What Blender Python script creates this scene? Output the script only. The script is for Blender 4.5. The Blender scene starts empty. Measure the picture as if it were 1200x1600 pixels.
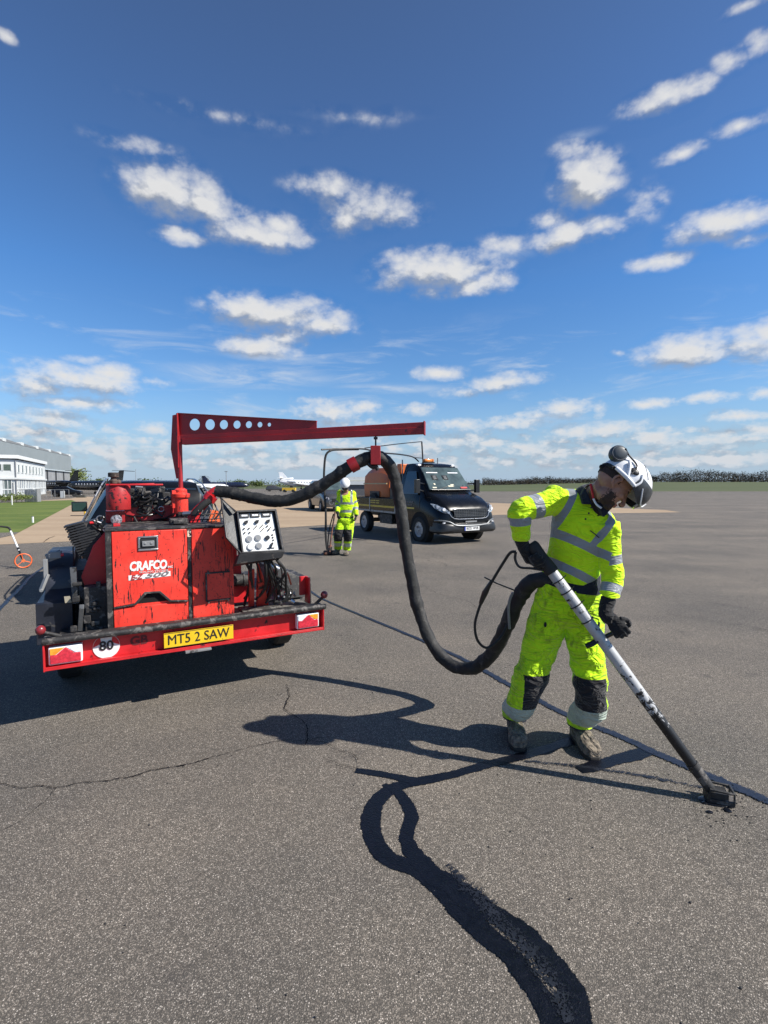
import bpy, bmesh, math, random
from mathutils import Vector, Matrix, noise
R = math.radians
V = Vector
scene = bpy.context.scene
COL = scene.collection

# ---------------------------------------------------------------- camera
F_PX, CAM_H, HORIZON = 770.0, 1.65, 757.0          # focal length and horizon of the 1200x1600 photograph
PITCH = math.atan((800 - HORIZON) / F_PX)
cam_data = bpy.data.cameras.new('camera')
cam = bpy.data.objects.new('camera', cam_data)
COL.objects.link(cam)
cam.location = (0, 0, CAM_H)
cam.rotation_euler = (R(90) - PITCH, 0, 0)
cam_data.sensor_fit = 'VERTICAL'
cam_data.sensor_height = 36
cam_data.sensor_width = 27
cam_data.lens = F_PX / 1600 * 36
cam_data.clip_start = 0.05
cam_data.clip_end = 6000
scene.camera = cam

def ray(px, py):
    x = (px - 600) / F_PX; z = -(py - 800) / F_PX
    c, s = math.cos(PITCH), math.sin(PITCH)
    return V((x, c + z * s, -s + z * c))
def G(px, py, z=0.0):
    d = ray(px, py); return V((0, 0, CAM_H)) + d * ((z - CAM_H) / d.z)
def P(px, py, Y):
    d = ray(px, py); return V((0, 0, CAM_H)) + d * (Y / d.y)

# ---------------------------------------------------------------- sun, sky, exposure
SUN_ELEV = R(41.2)
SUN_AZ = math.atan2(0.955, -0.285)
to_sun = V((math.sin(SUN_AZ) * math.cos(SUN_ELEV), math.cos(SUN_AZ) * math.cos(SUN_ELEV), math.sin(SUN_ELEV)))
sd = bpy.data.lights.new('sun', 'SUN')
sd.energy = 5.0
sd.angle = R(0.5)
sd.color = (1.0, 0.95, 0.87)
sun = bpy.data.objects.new('sun', sd)
COL.objects.link(sun)
sun.rotation_euler = to_sun.to_track_quat('Z', 'Y').to_euler()
scene.view_settings.view_transform = 'Standard'
scene.view_settings.look = 'None'
scene.view_settings.exposure = 0.58
scene.view_settings.gamma = 1.0

world = bpy.data.worlds.new('World')
scene.world = world
world.use_nodes = True

class NT:
    """small wrapper for writing node trees"""
    def __init__(s, tree): s.t = tree
    def n(s, typ, **kw):
        nd = s.t.nodes.new(typ)
        for k, v in kw.items(): setattr(nd, k, v)
        return nd
    def put(s, sock, v):
        if hasattr(v, 'is_linked') or isinstance(v, bpy.types.NodeSocket): s.t.links.new(v, sock)
        elif v is not None: sock.default_value = v
    def math(s, op, a, b=None, c=None, clamp=False):
        nd = s.n('ShaderNodeMath', operation=op, use_clamp=clamp)
        for i, x in enumerate((a, b, c)):
            if x is not None: s.put(nd.inputs[i], x)
        return nd.outputs[0]
    def vmath(s, op, a, b=None, out=0):
        nd = s.n('ShaderNodeVectorMath', operation=op)
        s.put(nd.inputs[0], a)
        if b is not None: s.put(nd.inputs[1], b)
        return nd.outputs[out]
    def noise(s, vec, scale, detail=4, rough=0.55, dist=0.0, out=0):
        nd = s.n('ShaderNodeTexNoise')
        if vec is not None: s.put(nd.inputs['Vector'], vec)
        nd.inputs['Scale'].default_value = scale; nd.inputs['Detail'].default_value = detail
        nd.inputs['Roughness'].default_value = rough; nd.inputs['Distortion'].default_value = dist
        return nd.outputs[out]
    def voronoi(s, vec, scale, out='Distance', feature='F1', rnd=1.0):
        nd = s.n('ShaderNodeTexVoronoi', feature=feature)
        s.put(nd.inputs['Vector'], vec); nd.inputs['Scale'].default_value = scale
        nd.inputs['Randomness'].default_value = rnd
        return nd.outputs[out]
    def smooth(s, x, a, b, lo=0.0, hi=1.0):
        nd = s.n('ShaderNodeMapRange', interpolation_type='SMOOTHSTEP')
        s.put(nd.inputs['Value'], x)
        nd.inputs['From Min'].default_value = a; nd.inputs['From Max'].default_value = b
        nd.inputs['To Min'].default_value = lo; nd.inputs['To Max'].default_value = hi
        return nd.outputs[0]
    def mix(s, f, a, b, mode='MIX'):
        nd = s.n('ShaderNodeMix', data_type='RGBA', blend_type=mode)
        s.put(nd.inputs[0], f)
        for sock, x in ((nd.inputs[6], a), (nd.inputs[7], b)):
            if isinstance(x, (tuple, list)): x = tuple(x) + (1,) if len(x) == 3 else tuple(x)
            s.put(sock, x)
        return nd.outputs[2]
    def ramp(s, x, stops, interp='LINEAR'):
        nd = s.n('ShaderNodeValToRGB'); r = nd.color_ramp; r.interpolation = interp
        while len(r.elements) < len(stops): r.elements.new(0.5)
        for e, (p, c) in zip(r.elements, stops):
            e.position = p; e.color = tuple(c) + (1,) if len(c) == 3 else c
        s.put(nd.inputs[0], x)
        return nd.outputs[0]

def azel(px, py):
    d = ray(px, py).normalized()
    return math.atan2(d.x, d.y), math.asin(d.z)

# every cloud of the sky: direction read as azimuth and elevation, half sizes, weight
CLOUDS = [(268,298,78,40,1),(315,318,62,24,1),(232,300,44,24,.9),(400,366,76,24,1),(440,352,34,18,.9),(282,368,38,14,.8),
 (218,232,62,12,.42),(505,290,52,20,.6),(575,325,72,30,.72),(620,338,42,16,.7),(540,345,36,22,.6),
 (690,425,98,34,1.0),(640,415,44,22,.8),(750,440,48,20,.8),(790,378,36,16,.55),(895,366,72,22,.95),(860,345,34,16,.6),(940,355,30,12,.7),
 (920,280,50,42,1),(900,232,34,14,.5),(945,262,30,22,.8),(1042,152,68,22,.95),(1088,136,34,12,.6),(1148,92,30,17,.5),(1190,66,22,20,.6),
 (1160,195,48,14,.7),(1065,238,36,12,.7),(1010,316,28,26,.42),(1125,352,84,26,.9),(1170,340,44,22,.8),(1160,378,40,10,.6),(1030,410,46,15,.9),
 (435,490,104,30,1),(375,482,52,22,.9),(505,508,54,18,.8),(405,541,60,18,.95),(440,530,40,14,.7),
 (1075,545,84,26,1),(1180,537,56,30,1),(1040,540,40,20,.8),(1200,522,40,26,.9),
 (120,592,104,24,1),(60,600,60,20,.9),(175,584,46,16,.9),(130,630,88,12,.8),(235,596,30,8,.5),(80,655,74,18,.95),(20,660,50,14,.8),(130,560,30,8,.5),
 (686,582,40,12,.9),(788,597,54,15,1),(722,613,38,8,.6),(880,640,52,16,1),(838,650,34,9,.7),(937,642,9,13,.7),(1010,631,44,9,.8),(1108,621,52,9,.7),(1190,612,24,10,.7),
 (652,640,26,11,.8),(515,645,62,16,.8),(565,636,30,12,.8),(490,628,34,9,.5),(241,668,30,12,.9),
 (720,665,50,12,.8),(800,662,60,12,.8),(960,672,60,14,.9),(900,676,50,14,.8),(1030,690,60,14,.8),(1150,650,64,10,.8),(1190,670,60,14,.9),(1120,688,60,14,.8),
 (720,690,60,16,.8),(830,700,70,16,.8),(160,700,90,16,.7),(60,688,60,12,.6),(380,700,80,14,.6),(430,725,90,12,.6),(300,700,40,12,.5),
 (963,552,12,5,.5),(8,58,16,10,.5),(1165,10,30,8,.4),(350,184,70,7,.15),(560,184,40,7,.12),(540,664,120,10,.5)]
def cloud_group(clouds):
    g = bpy.data.node_groups.new('cloud_field', 'ShaderNodeTree')
    g.interface.new_socket('Vector', in_out='INPUT', socket_type='NodeSocketVector')
    g.interface.new_socket('Density', in_out='OUTPUT', socket_type='NodeSocketFloat')
    t = NT(g)
    gi = t.n('NodeGroupInput'); go = t.n('NodeGroupOutput')
    vec = gi.outputs[0]
    w1 = t.vmath('SUBTRACT', t.noise(vec, 9, 2, out=1), (0.5, 0.5, 0.5))
    w1n = t.n('ShaderNodeVectorMath', operation='MULTIPLY'); t.put(w1n.inputs[0], w1); w1n.inputs[1].default_value = (0.030, 0.020, 0)
    wv = t.vmath('ADD', vec, w1n.outputs[0])
    acc = None
    for (px, py, rx, ry, wgt) in clouds:
        a0, e0 = azel(px, py); a1, _ = azel(px + rx, py); _, e1 = azel(px, py - ry)
        a2, _ = azel(px - rx, py)
        ra = max((a1 - a2) / 2, .004); re = max(e1 - e0, .004)
        dlt = t.vmath('SUBTRACT', wv, (a0, e0, 0))
        nd = t.n('ShaderNodeVectorMath', operation='MULTIPLY'); t.put(nd.inputs[0], dlt); nd.inputs[1].default_value = (1 / (ra*1.25), 1 / (re*1.28), 0)
        ln = t.vmath('LENGTH', nd.outputs[0], out=1)
        val = t.math('MULTIPLY_ADD', ln, -wgt, wgt)
        acc = val if acc is None else t.math('MAXIMUM', acc, val)
    sx = t.n('ShaderNodeSeparateXYZ'); t.put(sx.inputs[0], vec)
    el = sx.outputs[1]
    # rows of small far cumulus over the horizon
    mp = t.n('ShaderNodeMapping'); t.put(mp.inputs[0], vec); mp.inputs['Scale'].default_value = (1, 2.3, 1)
    nb = t.noise(mp.outputs[0], 17, 3, .5)
    band = t.math('MULTIPLY', t.smooth(el, 0.0, 0.035), t.smooth(el, 0.165, 0.075))
    bandf = t.math('MULTIPLY_ADD', band, t.math('MULTIPLY_ADD', nb, 3.4, 0.7), -2.0)
    acc = t.math('MAXIMUM', acc, bandf)
    # puffs: coarse high up, fine near the horizon
    mp2 = t.n('ShaderNodeMapping'); t.put(mp2.inputs[0], vec); mp2.inputs['Scale'].default_value = (1, 1.5, 1)
    na = t.noise(mp2.outputs[0], 17, 6, .56, .1)
    vn = t.n('ShaderNodeTexVoronoi', feature='F1'); t.put(vn.inputs['Vector'], mp2.outputs[0]); vn.inputs['Scale'].default_value = 26; vn.inputs['Detail'].default_value = 3; vn.inputs['Roughness'].default_value = .55; vn.normalize = True
    nv = t.math('MULTIPLY_ADD', vn.outputs['Distance'], -1.5, 1.15)
    na = t.math('MULTIPLY_ADD', nv, .38, t.math('MULTIPLY', na, .62))
    nc = t.noise(mp2.outputs[0], 52, 5, .56, .1)
    hi = t.smooth(el, 0.08, 0.30)
    nn = t.math('ADD', t.math('MULTIPLY', na, t.smooth(el, .08, .3, .45, .95)), t.math('MULTIPLY', nc, t.smooth(el, .08, .3, .55, .05)))
    dens = t.math('ADD', acc, t.math('MULTIPLY_ADD', nn, 2.35, -1.26))
    # nothing where no cloud stands near
    dens = t.math('MULTIPLY', dens, t.smooth(acc, -0.22, 0.12))
    t.put(go.inputs[0], dens)
    return g

w = NT(world.node_tree)
world.node_tree.nodes.clear()
tc = w.n('ShaderNodeTexCoord')
sep = w.n('ShaderNodeSeparateXYZ'); w.put(sep.inputs[0], tc.outputs['Generated'])
az = w.math('ARCTAN2', sep.outputs[0], sep.outputs[1])
el = w.math('ARCSINE', sep.outputs[2])
cmb = w.n('ShaderNodeCombineXYZ'); w.put(cmb.inputs[0], az); w.put(cmb.inputs[1], el)
cg = cloud_group(CLOUDS); cg2 = cloud_group([c for c in CLOUDS if c[2] >= 50])
g1 = w.n('ShaderNodeGroup', node_tree=cg); w.put(g1.inputs[0], cmb.outputs[0])
g2 = w.n('ShaderNodeGroup', node_tree=cg2); w.put(g2.inputs[0], w.vmath('ADD', cmb.outputs[0], (0.014, 0.022, 0)))
sky = w.n('ShaderNodeTexSky', sky_type='NISHITA')
sky.sun_disc = False
sky.sun_elevation = SUN_ELEV
sky.sun_rotation = SUN_AZ
sky.altitude = 50; sky.air_density = 1.0; sky.dust_density = 0.35; sky.ozone_density = 2.2
skyc = w.mix(1.0, sky.outputs[0], w.ramp(el, [(0.0, (.95, 1.0, 1.03)), (0.12, (.78, 1.06, 1.32)), (0.36, (.58, 1.05, 1.50)), (0.62, (.64, .92, 1.26)), (.85, (.70, .84, 1.04)), (1, (.72, .82, .98))]), 'MULTIPLY')
d1 = g1.outputs[0]
mask = w.smooth(d1, -0.08, 1.0)
lit = w.math('MULTIPLY_ADD', w.math('SUBTRACT', d1, g2.outputs[0]), 1.9, 0.44, clamp=True)
lit = w.math('MULTIPLY', lit, w.smooth(d1, 1.3, 0.2, .86, 1.0))
ccol = w.mix(lit, (3.2, 3.55, 4.2), (7.7, 7.7, 7.7))
ccol = w.mix(w.smooth(el, 0.0, 0.16, 0.45, 0.0), ccol, (4.9, 5.7, 6.8))
# thin cirrus veils
mpc = w.n('ShaderNodeMapping'); w.put(mpc.inputs[0], cmb.outputs[0]); mpc.inputs['Scale'].default_value = (1, 5, 1); mpc.inputs['Rotation'].default_value = (0, 0, .09)
ci = w.noise(mpc.outputs[0], 5, 6, .62, .6)
cim = w.math('MULTIPLY', w.smooth(ci, .50, .78), w.math('MULTIPLY', w.smooth(el, .06, .16), w.smooth(el, .34, .22)))
vl = None
for (px_, py_, rx_, ry_, wg_) in ((390, 588, 170, 26, .85), (610, 607, 120, 11, .7), (430, 560, 120, 14, .5), (560, 185, 150, 12, .16), (900, 212, 60, 14, .35), (800, 395, 70, 20, .4)):
    a0, e0 = azel(px_, py_); a1, _ = azel(px_ + rx_, py_); _, e1 = azel(px_, py_ - ry_)
    nd = w.n('ShaderNodeVectorMath', operation='MULTIPLY'); w.put(nd.inputs[0], w.vmath('SUBTRACT', cmb.outputs[0], (a0, e0, 0))); nd.inputs[1].default_value = (1/abs(a1-a0), 1/abs(e1-e0), 0)
    q_ = w.math('MULTIPLY_ADD', w.vmath('LENGTH', nd.outputs[0], out=1), -wg_, wg_)
    vl = q_ if vl is None else w.math('MAXIMUM', vl, q_)
cim = w.math('MAXIMUM', cim, w.math('MULTIPLY', w.smooth(vl, 0.0, .6), w.smooth(ci, .34, .66)))
skyc = w.mix(w.math('MULTIPLY', cim, .75), skyc, (6.0, 6.7, 7.6))
skyc = w.mix(w.smooth(el, -0.02, 0.20, .85, 0.0), skyc, (3.6, 5.0, 6.9))
final = w.mix(mask, skyc, ccol)
world.cycles.sampling_method = "MANUAL"; world.cycles.sample_map_resolution = 256; bg = w.n('ShaderNodeBackground'); w.put(bg.inputs[0], final); bg.inputs[1].default_value = 0.070
wo = w.n('ShaderNodeOutputWorld'); w.put(wo.inputs[0], bg.outputs[0])

# ---------------------------------------------------------------- materials
def new_mat(name):
    m = bpy.data.materials.new(name); m.use_nodes = True
    t = NT(m.node_tree); bs = m.node_tree.nodes['Principled BSDF']
    return m, t, bs
def mat(name, col, rough=.5, metal=0.0, var=.12, scale=6, bump=0.0, bscale=40, dirt=None, dirt_amt=.5, dirt_scale=(9, 9, 9), dirt_edge=.03, emit=None, spec=.5, coat=0, trans=0, streak=None):
    m, t, bs = new_mat(name)
    tc = t.n('ShaderNodeTexCoord').outputs['Object']
    n = t.noise(tc, scale, 5, .6)
    c = t.mix(t.smooth(n, .3, .7), tuple(x * (1 - var) for x in col), tuple(min(1, x * (1 + var)) for x in col))
    rg = t.math('MULTIPLY_ADD', n, .25, rough - .125, clamp=True)
    if dirt:
        mp = t.n('ShaderNodeMapping'); t.put(mp.inputs[0], tc); mp.inputs['Scale'].default_value = dirt_scale
        k = t.noise(mp.outputs[0], 1.0, 9, .68, .4)
        mask = t.smooth(k, 1 - dirt_amt - dirt_edge, 1 - dirt_amt + dirt_edge)
        c = t.mix(mask, c, dirt)
    t.put(bs.inputs['Base Color'], c); t.put(bs.inputs['Roughness'], rg)
    bs.inputs['Metallic'].default_value = metal
    bs.inputs['Specular IOR Level'].default_value = spec
    if coat: bs.inputs['Coat Weight'].default_value = coat; bs.inputs['Coat Roughness'].default_value = .05
    if trans: bs.inputs['Transmission Weight'].default_value = trans
    if bump:
        b = t.n('ShaderNodeBump'); b.inputs['Strength'].default_value = bump; b.inputs['Distance'].default_value = .004
        t.put(b.inputs['Height'], t.noise(tc, bscale, 4, .6)); t.put(bs.inputs['Normal'], b.outputs[0])
    return m

M = {}
TAR = (.008, .008, .010)
M['red_old'] = mat('red_paint_tarred', (.74, .034, .022), .42, var=.12, scale=5, bump=.4, bscale=60, dirt=TAR, dirt_amt=.425, dirt_scale=(30, 30, 10), dirt_edge=.018)
def red_mat():
    m, t, bs = new_mat('red_paint_tar_drips')
    tc = t.n('ShaderNodeTexCoord').outputs['Object']
    def nz(sc, d=8, r=.7, off=(0, 0, 0)):
        mp = t.n('ShaderNodeMapping'); t.put(mp.inputs[0], tc); mp.inputs['Scale'].default_value = sc; mp.inputs['Location'].default_value = off
        return t.noise(mp.outputs[0], 1.0, d, r, .35)
    zone = nz((4, 4, 3), 3, .5)
    drips = t.math('GREATER_THAN', t.math('MULTIPLY_ADD', zone, .28, nz((85, 85, 8), 6, .66)), .757)
    specks = t.math('GREATER_THAN', t.math('MULTIPLY_ADD', zone, .22, nz((70, 70, 55), 4, .7, (5, 2, 1))), .765)
    sc = t.math('GREATER_THAN', nz((28, 28, 13), 9, .75, (1, 9, 3)), .632)
    mask = t.math('MAXIMUM', t.math('MAXIMUM', drips, specks), sc)
    n = t.noise(tc, 5, 5, .6)
    c = t.mix(t.smooth(n, .3, .7), (.68, .034, .020), (.82, .055, .033))
    c = t.mix(t.smooth(nz((20, 20, 6), 5, .6), .52, .72, 0, .45), c, (.30, .02, .015))
    c = t.mix(mask, c, (.010, .009, .010))
    t.put(bs.inputs['Base Color'], c); t.put(bs.inputs['Roughness'], t.math('MULTIPLY_ADD', n, .3, .30))
    b = t.n('ShaderNodeBump'); b.inputs['Strength'].default_value = .5; b.inputs['Distance'].default_value = .003; t.put(b.inputs['Height'], mask); t.put(bs.inputs['Normal'], b.outputs[0])
    return m
M['red'] = red_mat()
M['red_clean'] = mat('red_paint', (.50, .016, .02), .42, var=.2, scale=5, dirt=TAR, dirt_amt=.36, dirt_scale=(12, 12, 7), bump=.2)
M['red_lamp'] = mat('red_lens', (.55, .03, .05), .18, var=.25, scale=60, bump=.6, bscale=220)
M['orange_lens'] = mat('orange_lens', (.85, .30, .03), .2, var=.2, scale=60, bump=.5, bscale=220)
M['clear_lens'] = mat('clear_lens', (.72, .74, .78), .15, var=.2, scale=60, bump=.5, bscale=220)
M['white'] = mat('white_paint', (.74, .74, .72), .45, var=.06, dirt=(.2, .17, .14), dirt_amt=.33)
M['white_clean'] = mat('white_plastic', (.78, .79, .8), .35, var=.04, dirt=(.25, .24, .23), dirt_amt=.30, dirt_scale=(22, 22, 22))
M['yellow_plate'] = mat('yellow_plate', (.72, .47, .015), .4, var=.08, dirt=(.12, .07, .01), dirt_amt=.36, dirt_scale=(26, 26, 26))
M['black'] = mat('black_steel', (.018, .018, .020), .5, var=.3, scale=14, bump=.5, bscale=50, dirt=(.09, .075, .065), dirt_amt=.37)
M['black_rough'] = mat('tarred_steel', (.020, .019, .019), .62, var=.4, scale=20, bump=.8, bscale=45, dirt=(.11, .10, .092), dirt_amt=.44, dirt_scale=(14, 14, 14))
M['black_gloss'] = mat('black_gloss_plastic', (.012, .012, .013), .3, var=.2, bump=.2)
M['rubber'] = mat('rubber', (.017, .017, .017), .75, var=.25, bump=.5, bscale=30, dirt=(.07, .065, .06), dirt_amt=.38)
M['text_black'] = mat('black_lettering', (.015, .015, .016), .5, var=.1)
M['text_dark'] = mat('faded_lettering', (.10, .012, .014), .6, var=.1)
M['text_red'] = mat('red_lettering', (.35, .03, .03), .5, var=.1)
M['text_grey'] = mat('grey_lettering', (.16, .15, .15), .5, var=.1)
M['text_yellow'] = mat('yellow_lettering', (.75, .55, .10), .5, var=.1)
M['steel'] = mat('steel', (.45, .45, .46), .35, metal=.9, var=.2, dirt=(.03, .03, .03), dirt_amt=.4)
M['grey'] = mat('grey_paint', (.20, .205, .21), .5, var=.12, dirt=(.04, .04, .04), dirt_amt=.38)
M['glass'] = mat('dark_glass', (.012, .016, .018), .06, var=.1, spec=.8)
M['carblack'] = mat('black_car_paint', (.004, .0045, .006), .26, var=.1, spec=.22, coat=.16, dirt=(.03, .028, .026), dirt_amt=.3, dirt_scale=(2, 2, 3))
M['greycar'] = mat('dark_grey_car_paint', (.045, .045, .046), .25, var=.1, coat=.6)

# ---------------------------------------------------------------- mesh helpers
def frame_for(d):
    d = d.normalized(); a = V((0, 0, 1)) if abs(d.z) < .9 else V((1, 0, 0))
    x = d.cross(a).normalized(); return x, d.cross(x).normalized()
def catmull(pts, k=8):
    pts = [V(p) for p in pts]; out = []
    for i in range(len(pts) - 1):
        p0 = pts[max(i-1, 0)]; p1 = pts[i]; p2 = pts[i+1]; p3 = pts[min(i+2, len(pts)-1)]
        for j in range(k):
            s = j / k
            out.append(.5 * ((2*p1) + (p2-p0)*s + (2*p0-5*p1+4*p2-p3)*s*s + (3*p1-p0-3*p2+p3)*s*s*s))
    out.append(pts[-1]); return out
def lerp_list(vals, n):
    m = len(vals) - 1; out = []
    for i in range(n):
        x = i / (n-1) * m; j = min(int(x), m-1); out.append(vals[j] + (vals[j+1]-vals[j])*(x-j))
    return out
class MB:
    def __init__(s): s.v = []; s.f = []
    def add(s, vs, fs):
        o = len(s.v); s.v += [V(p) for p in vs]; s.f += [tuple(i+o for i in f) for f in fs]; return s
    def obox(s, c, ax, ay, az):
        c, ax, ay, az = V(c), V(ax), V(ay), V(az)
        vs = [c + i*ax + j*ay + k*az for k in (-1, 1) for j in (-1, 1) for i in (-1, 1)]
        return s.add(vs, [(0,2,3,1),(4,5,7,6),(0,1,5,4),(2,6,7,3),(0,4,6,2),(1,3,7,5)])
    def box(s, x0, x1, y0, y1, z0, z1):
        return s.obox(((x0+x1)/2, (y0+y1)/2, (z0+z1)/2), ((x1-x0)/2, 0, 0), (0, (y1-y0)/2, 0), (0, 0, (z1-z0)/2))
    def bar(s, p0, p1, w, h, up=(0, 0, 1)):
        p0, p1 = V(p0), V(p1); d = (p1-p0); dn = d.normalized(); x = dn.cross(V(up))
        if x.length < 1e-4: x = dn.cross(V((1, 0, 0)))
        x.normalize(); y = x.cross(dn)
        return s.obox((p0+p1)/2, x*w/2, d/2, y*h/2)
    def tube(s, pts, r, n=10, k=0, cap=True):
        pts = [V(p) for p in pts]
        if k: pts = catmull(pts, k)
        rs = [r]*len(pts) if not isinstance(r, (list, tuple)) else lerp_list(list(r), len(pts))
        o = len(s.v); x = None
        for i, p in enumerate(pts):
            d = (pts[min(i+1, len(pts)-1)] - pts[max(i-1, 0)]).normalized()
            if x is None: x, y = frame_for(d)
            else: x = (x - d*x.dot(d)).normalized(); y = d.cross(x)
            for j in range(n):
                a = 2*math.pi*j/n; s.v.append(p + (x*math.cos(a) + y*math.sin(a))*rs[i])
        m = len(pts)
        for i in range(m-1):
            for j in range(n):
                a = o+i*n+j; b = o+i*n+(j+1) % n; s.f.append((a, b, b+n, a+n))
        if cap:
            s.f.append(tuple(o+j for j in range(n))[::-1]); s.f.append(tuple(o+(m-1)*n+j for j in range(n)))
        return s
    def cyl(s, p0, p1, r0, r1=None, n=20):
        return s.tube([p0, p1], [r0, r0 if r1 is None else r1], n)
    def lathe(s, prof, c, axis=(0, 0, 1), n=24, cap=True):
        c = V(c); d = V(axis).normalized(); x, y = frame_for(d); o = len(s.v)
        for (r, h) in prof:
            for j in range(n):
                a = 2*math.pi*j/n; s.v.append(c + d*h + (x*math.cos(a)+y*math.sin(a))*r)
        for i in range(len(prof)-1):
            for j in range(n):
                a = o+i*n+j; b = o+i*n+(j+1) % n; s.f.append((a, b, b+n, a+n))
        if cap: s.f.append(tuple(o+j for j in range(n))[::-1]); s.f.append(tuple(o+(len(prof)-1)*n+j for j in range(n)))
        return s
    def torus(s, c, axis, Rr, r, n=32, m=10):
        c = V(c); d = V(axis).normalized(); x, y = frame_for(d); o = len(s.v)
        for i in range(n):
            a = 2*math.pi*i/n; e = x*math.cos(a)+y*math.sin(a)
            for j in range(m):
                b = 2*math.pi*j/m; s.v.append(c + e*(Rr + r*math.cos(b)) + d*r*math.sin(b))
        for i in range(n):
            for j in range(m):
                s.f.append((o+i*m+j, o+((i+1) % n)*m+j, o+((i+1) % n)*m+(j+1) % m, o+i*m+(j+1) % m))
        return s
    def ball(s, c, ax, ay, az, n=16, m=10):
        c, ax, ay, az = V(c), V(ax), V(ay), V(az); o = len(s.v)
        s.v.append(c - az)
        for i in range(1, m):
            t = -math.pi/2 + math.pi*i/m
            for j in range(n):
                a = 2*math.pi*j/n; s.v.append(c + (ax*math.cos(a) + ay*math.sin(a))*math.cos(t) + az*math.sin(t))
        s.v.append(c + az); e = len(s.v) - 1
        for j in range(n):
            s.f.append((o, o+1+(j+1) % n, o+1+j)); s.f.append((e, o+1+(m-2)*n+j, o+1+(m-2)*n+(j+1) % n))
        for i in range(m-2):
            for j in range(n):
                a = o+1+i*n+j; b = o+1+i*n+(j+1) % n; s.f.append((a, b, b+n, a+n))
        return s
    def prism(s, poly, off):
        poly = [V(p) for p in poly]; off = V(off); n = len(poly)
        fs = [tuple(range(n))[::-1], tuple(range(n, 2*n))]
        fs += [(i, (i+1) % n, n+(i+1) % n, n+i) for i in range(n)]
        return s.add(poly + [p+off for p in poly], fs)
    def loft(s, rings, cap=True):
        o = len(s.v); n = len(rings[0])
        for r in rings: s.v += [V(p) for p in r]
        for i in range(len(rings)-1):
            for j in range(n):
                a = o+i*n+j; b = o+i*n+(j+1) % n; s.f.append((a, b, b+n, a+n))
        if cap:
            s.f.append(tuple(o+j for j in range(n))[::-1]); s.f.append(tuple(o+(len(rings)-1)*n+j for j in range(n)))
        return s
    def xform(s, mtx): s.v = [mtx @ p for p in s.v]; return s
    def mesh(s, name):
        me = bpy.data.meshes.new(name); me.from_pydata([tuple(p) for p in s.v], [], s.f); me.validate()
        bm = bmesh.new(); bm.from_mesh(me); bmesh.ops.recalc_face_normals(bm, faces=bm.faces); bm.to_mesh(me); bm.free()
        return me
    def build(s, name, m, parent=None, bevel=0.0, smooth=38, seg=2):
        me = s.mesh(name)
        o = bpy.data.objects.new(name, me); COL.objects.link(o)
        if m is not None: me.materials.append(m if not isinstance(m, str) else M[m])
        if parent is not None: o.parent = parent
        if smooth:
            me.polygons.foreach_set('use_smooth', [True]*len(me.polygons)); me.set_sharp_from_angle(angle=R(smooth))
        if bevel:
            b = o.modifiers.new('bevel', 'BEVEL'); b.width = bevel; b.segments = seg; b.limit_method = 'ANGLE'; b.angle_limit = R(40); b.harden_normals = False
        return o
def build_split(mb, name, m, parent=None, bevel=0.0, smooth=38):
    par = list(range(len(mb.v)))
    def find(a):
        while par[a] != a: par[a] = par[par[a]]; a = par[a]
        return a
    for f in mb.f:
        for i in f[1:]: par[find(i)] = find(f[0])
    groups = {}
    for f in mb.f: groups.setdefault(find(f[0]), []).append(f)
    out = []
    for fs in groups.values():
        idx = sorted({i for f in fs for i in f}); mp = {a: k for k, a in enumerate(idx)}
        p = MB(); p.v = [mb.v[i] for i in idx]; p.f = [tuple(mp[i] for i in f) for f in fs]; out.append(p.build(name, m, parent, bevel, smooth))
    return out
def tag(o, label=None, cat=None, group=None, kind=None):
    if label: o['label'] = label
    if cat: o['category'] = cat
    if group: o['group'] = group
    if kind: o['kind'] = kind
    return o
def empty(name, loc=(0, 0, 0), rz=0.0):
    o = bpy.data.objects.new(name, None); COL.objects.link(o); o.location = loc; o.rotation_euler = (0, 0, rz); o.empty_display_size = .2
    return o
def thing(name, label, cat, loc=(0, 0, 0), rz=0.0, group=None):
    return tag(empty(name, loc, rz), label, cat, group)
def copy_tree(o, parent=None):
    c = o.copy(); COL.objects.link(c); c.parent = parent
    for ch in list(o.children): copy_tree(ch, c)
    return c
def text(name, s, size, m, parent, origin, xdir, updir, extrude=.001, shear=0.0, bold=0.0, width=None, align='CENTER'):
    """flat lettering turned into a mesh; origin is the middle of the line"""
    cu = bpy.data.curves.new(name, 'FONT'); cu.body = s; cu.size = size; cu.extrude = extrude; cu.shear = shear; cu.offset = bold
    cu.align_x = align; cu.align_y = 'CENTER'; cu.resolution_u = 3
    o = bpy.data.objects.new(name + '_c', cu); COL.objects.link(o)
    bpy.context.view_layer.update()
    me = bpy.data.meshes.new_from_object(o.evaluated_get(bpy.context.evaluated_depsgraph_get()))
    bpy.data.objects.remove(o); bpy.data.curves.remove(cu)
    x = V(xdir).normalized(); y = V(updir); y = (y - x*y.dot(x)).normalized(); z = x.cross(y)
    if width:
        xs = [v.co.x for v in me.vertices]; k = width/(max(xs)-min(xs)); c = (max(xs)+min(xs))/2
        for v in me.vertices: v.co.x = (v.co.x - c)*k
    mt = Matrix((x, y, z)).transposed().to_4x4(); mt.translation = V(origin)
    me.transform(mt)
    me.name = name; ob = bpy.data.objects.new(name, me); COL.objects.link(ob); me.materials.clear(); me.materials.append(M[m] if isinstance(m, str) else m)
    if parent is not None: ob.parent = parent
    return ob
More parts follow.
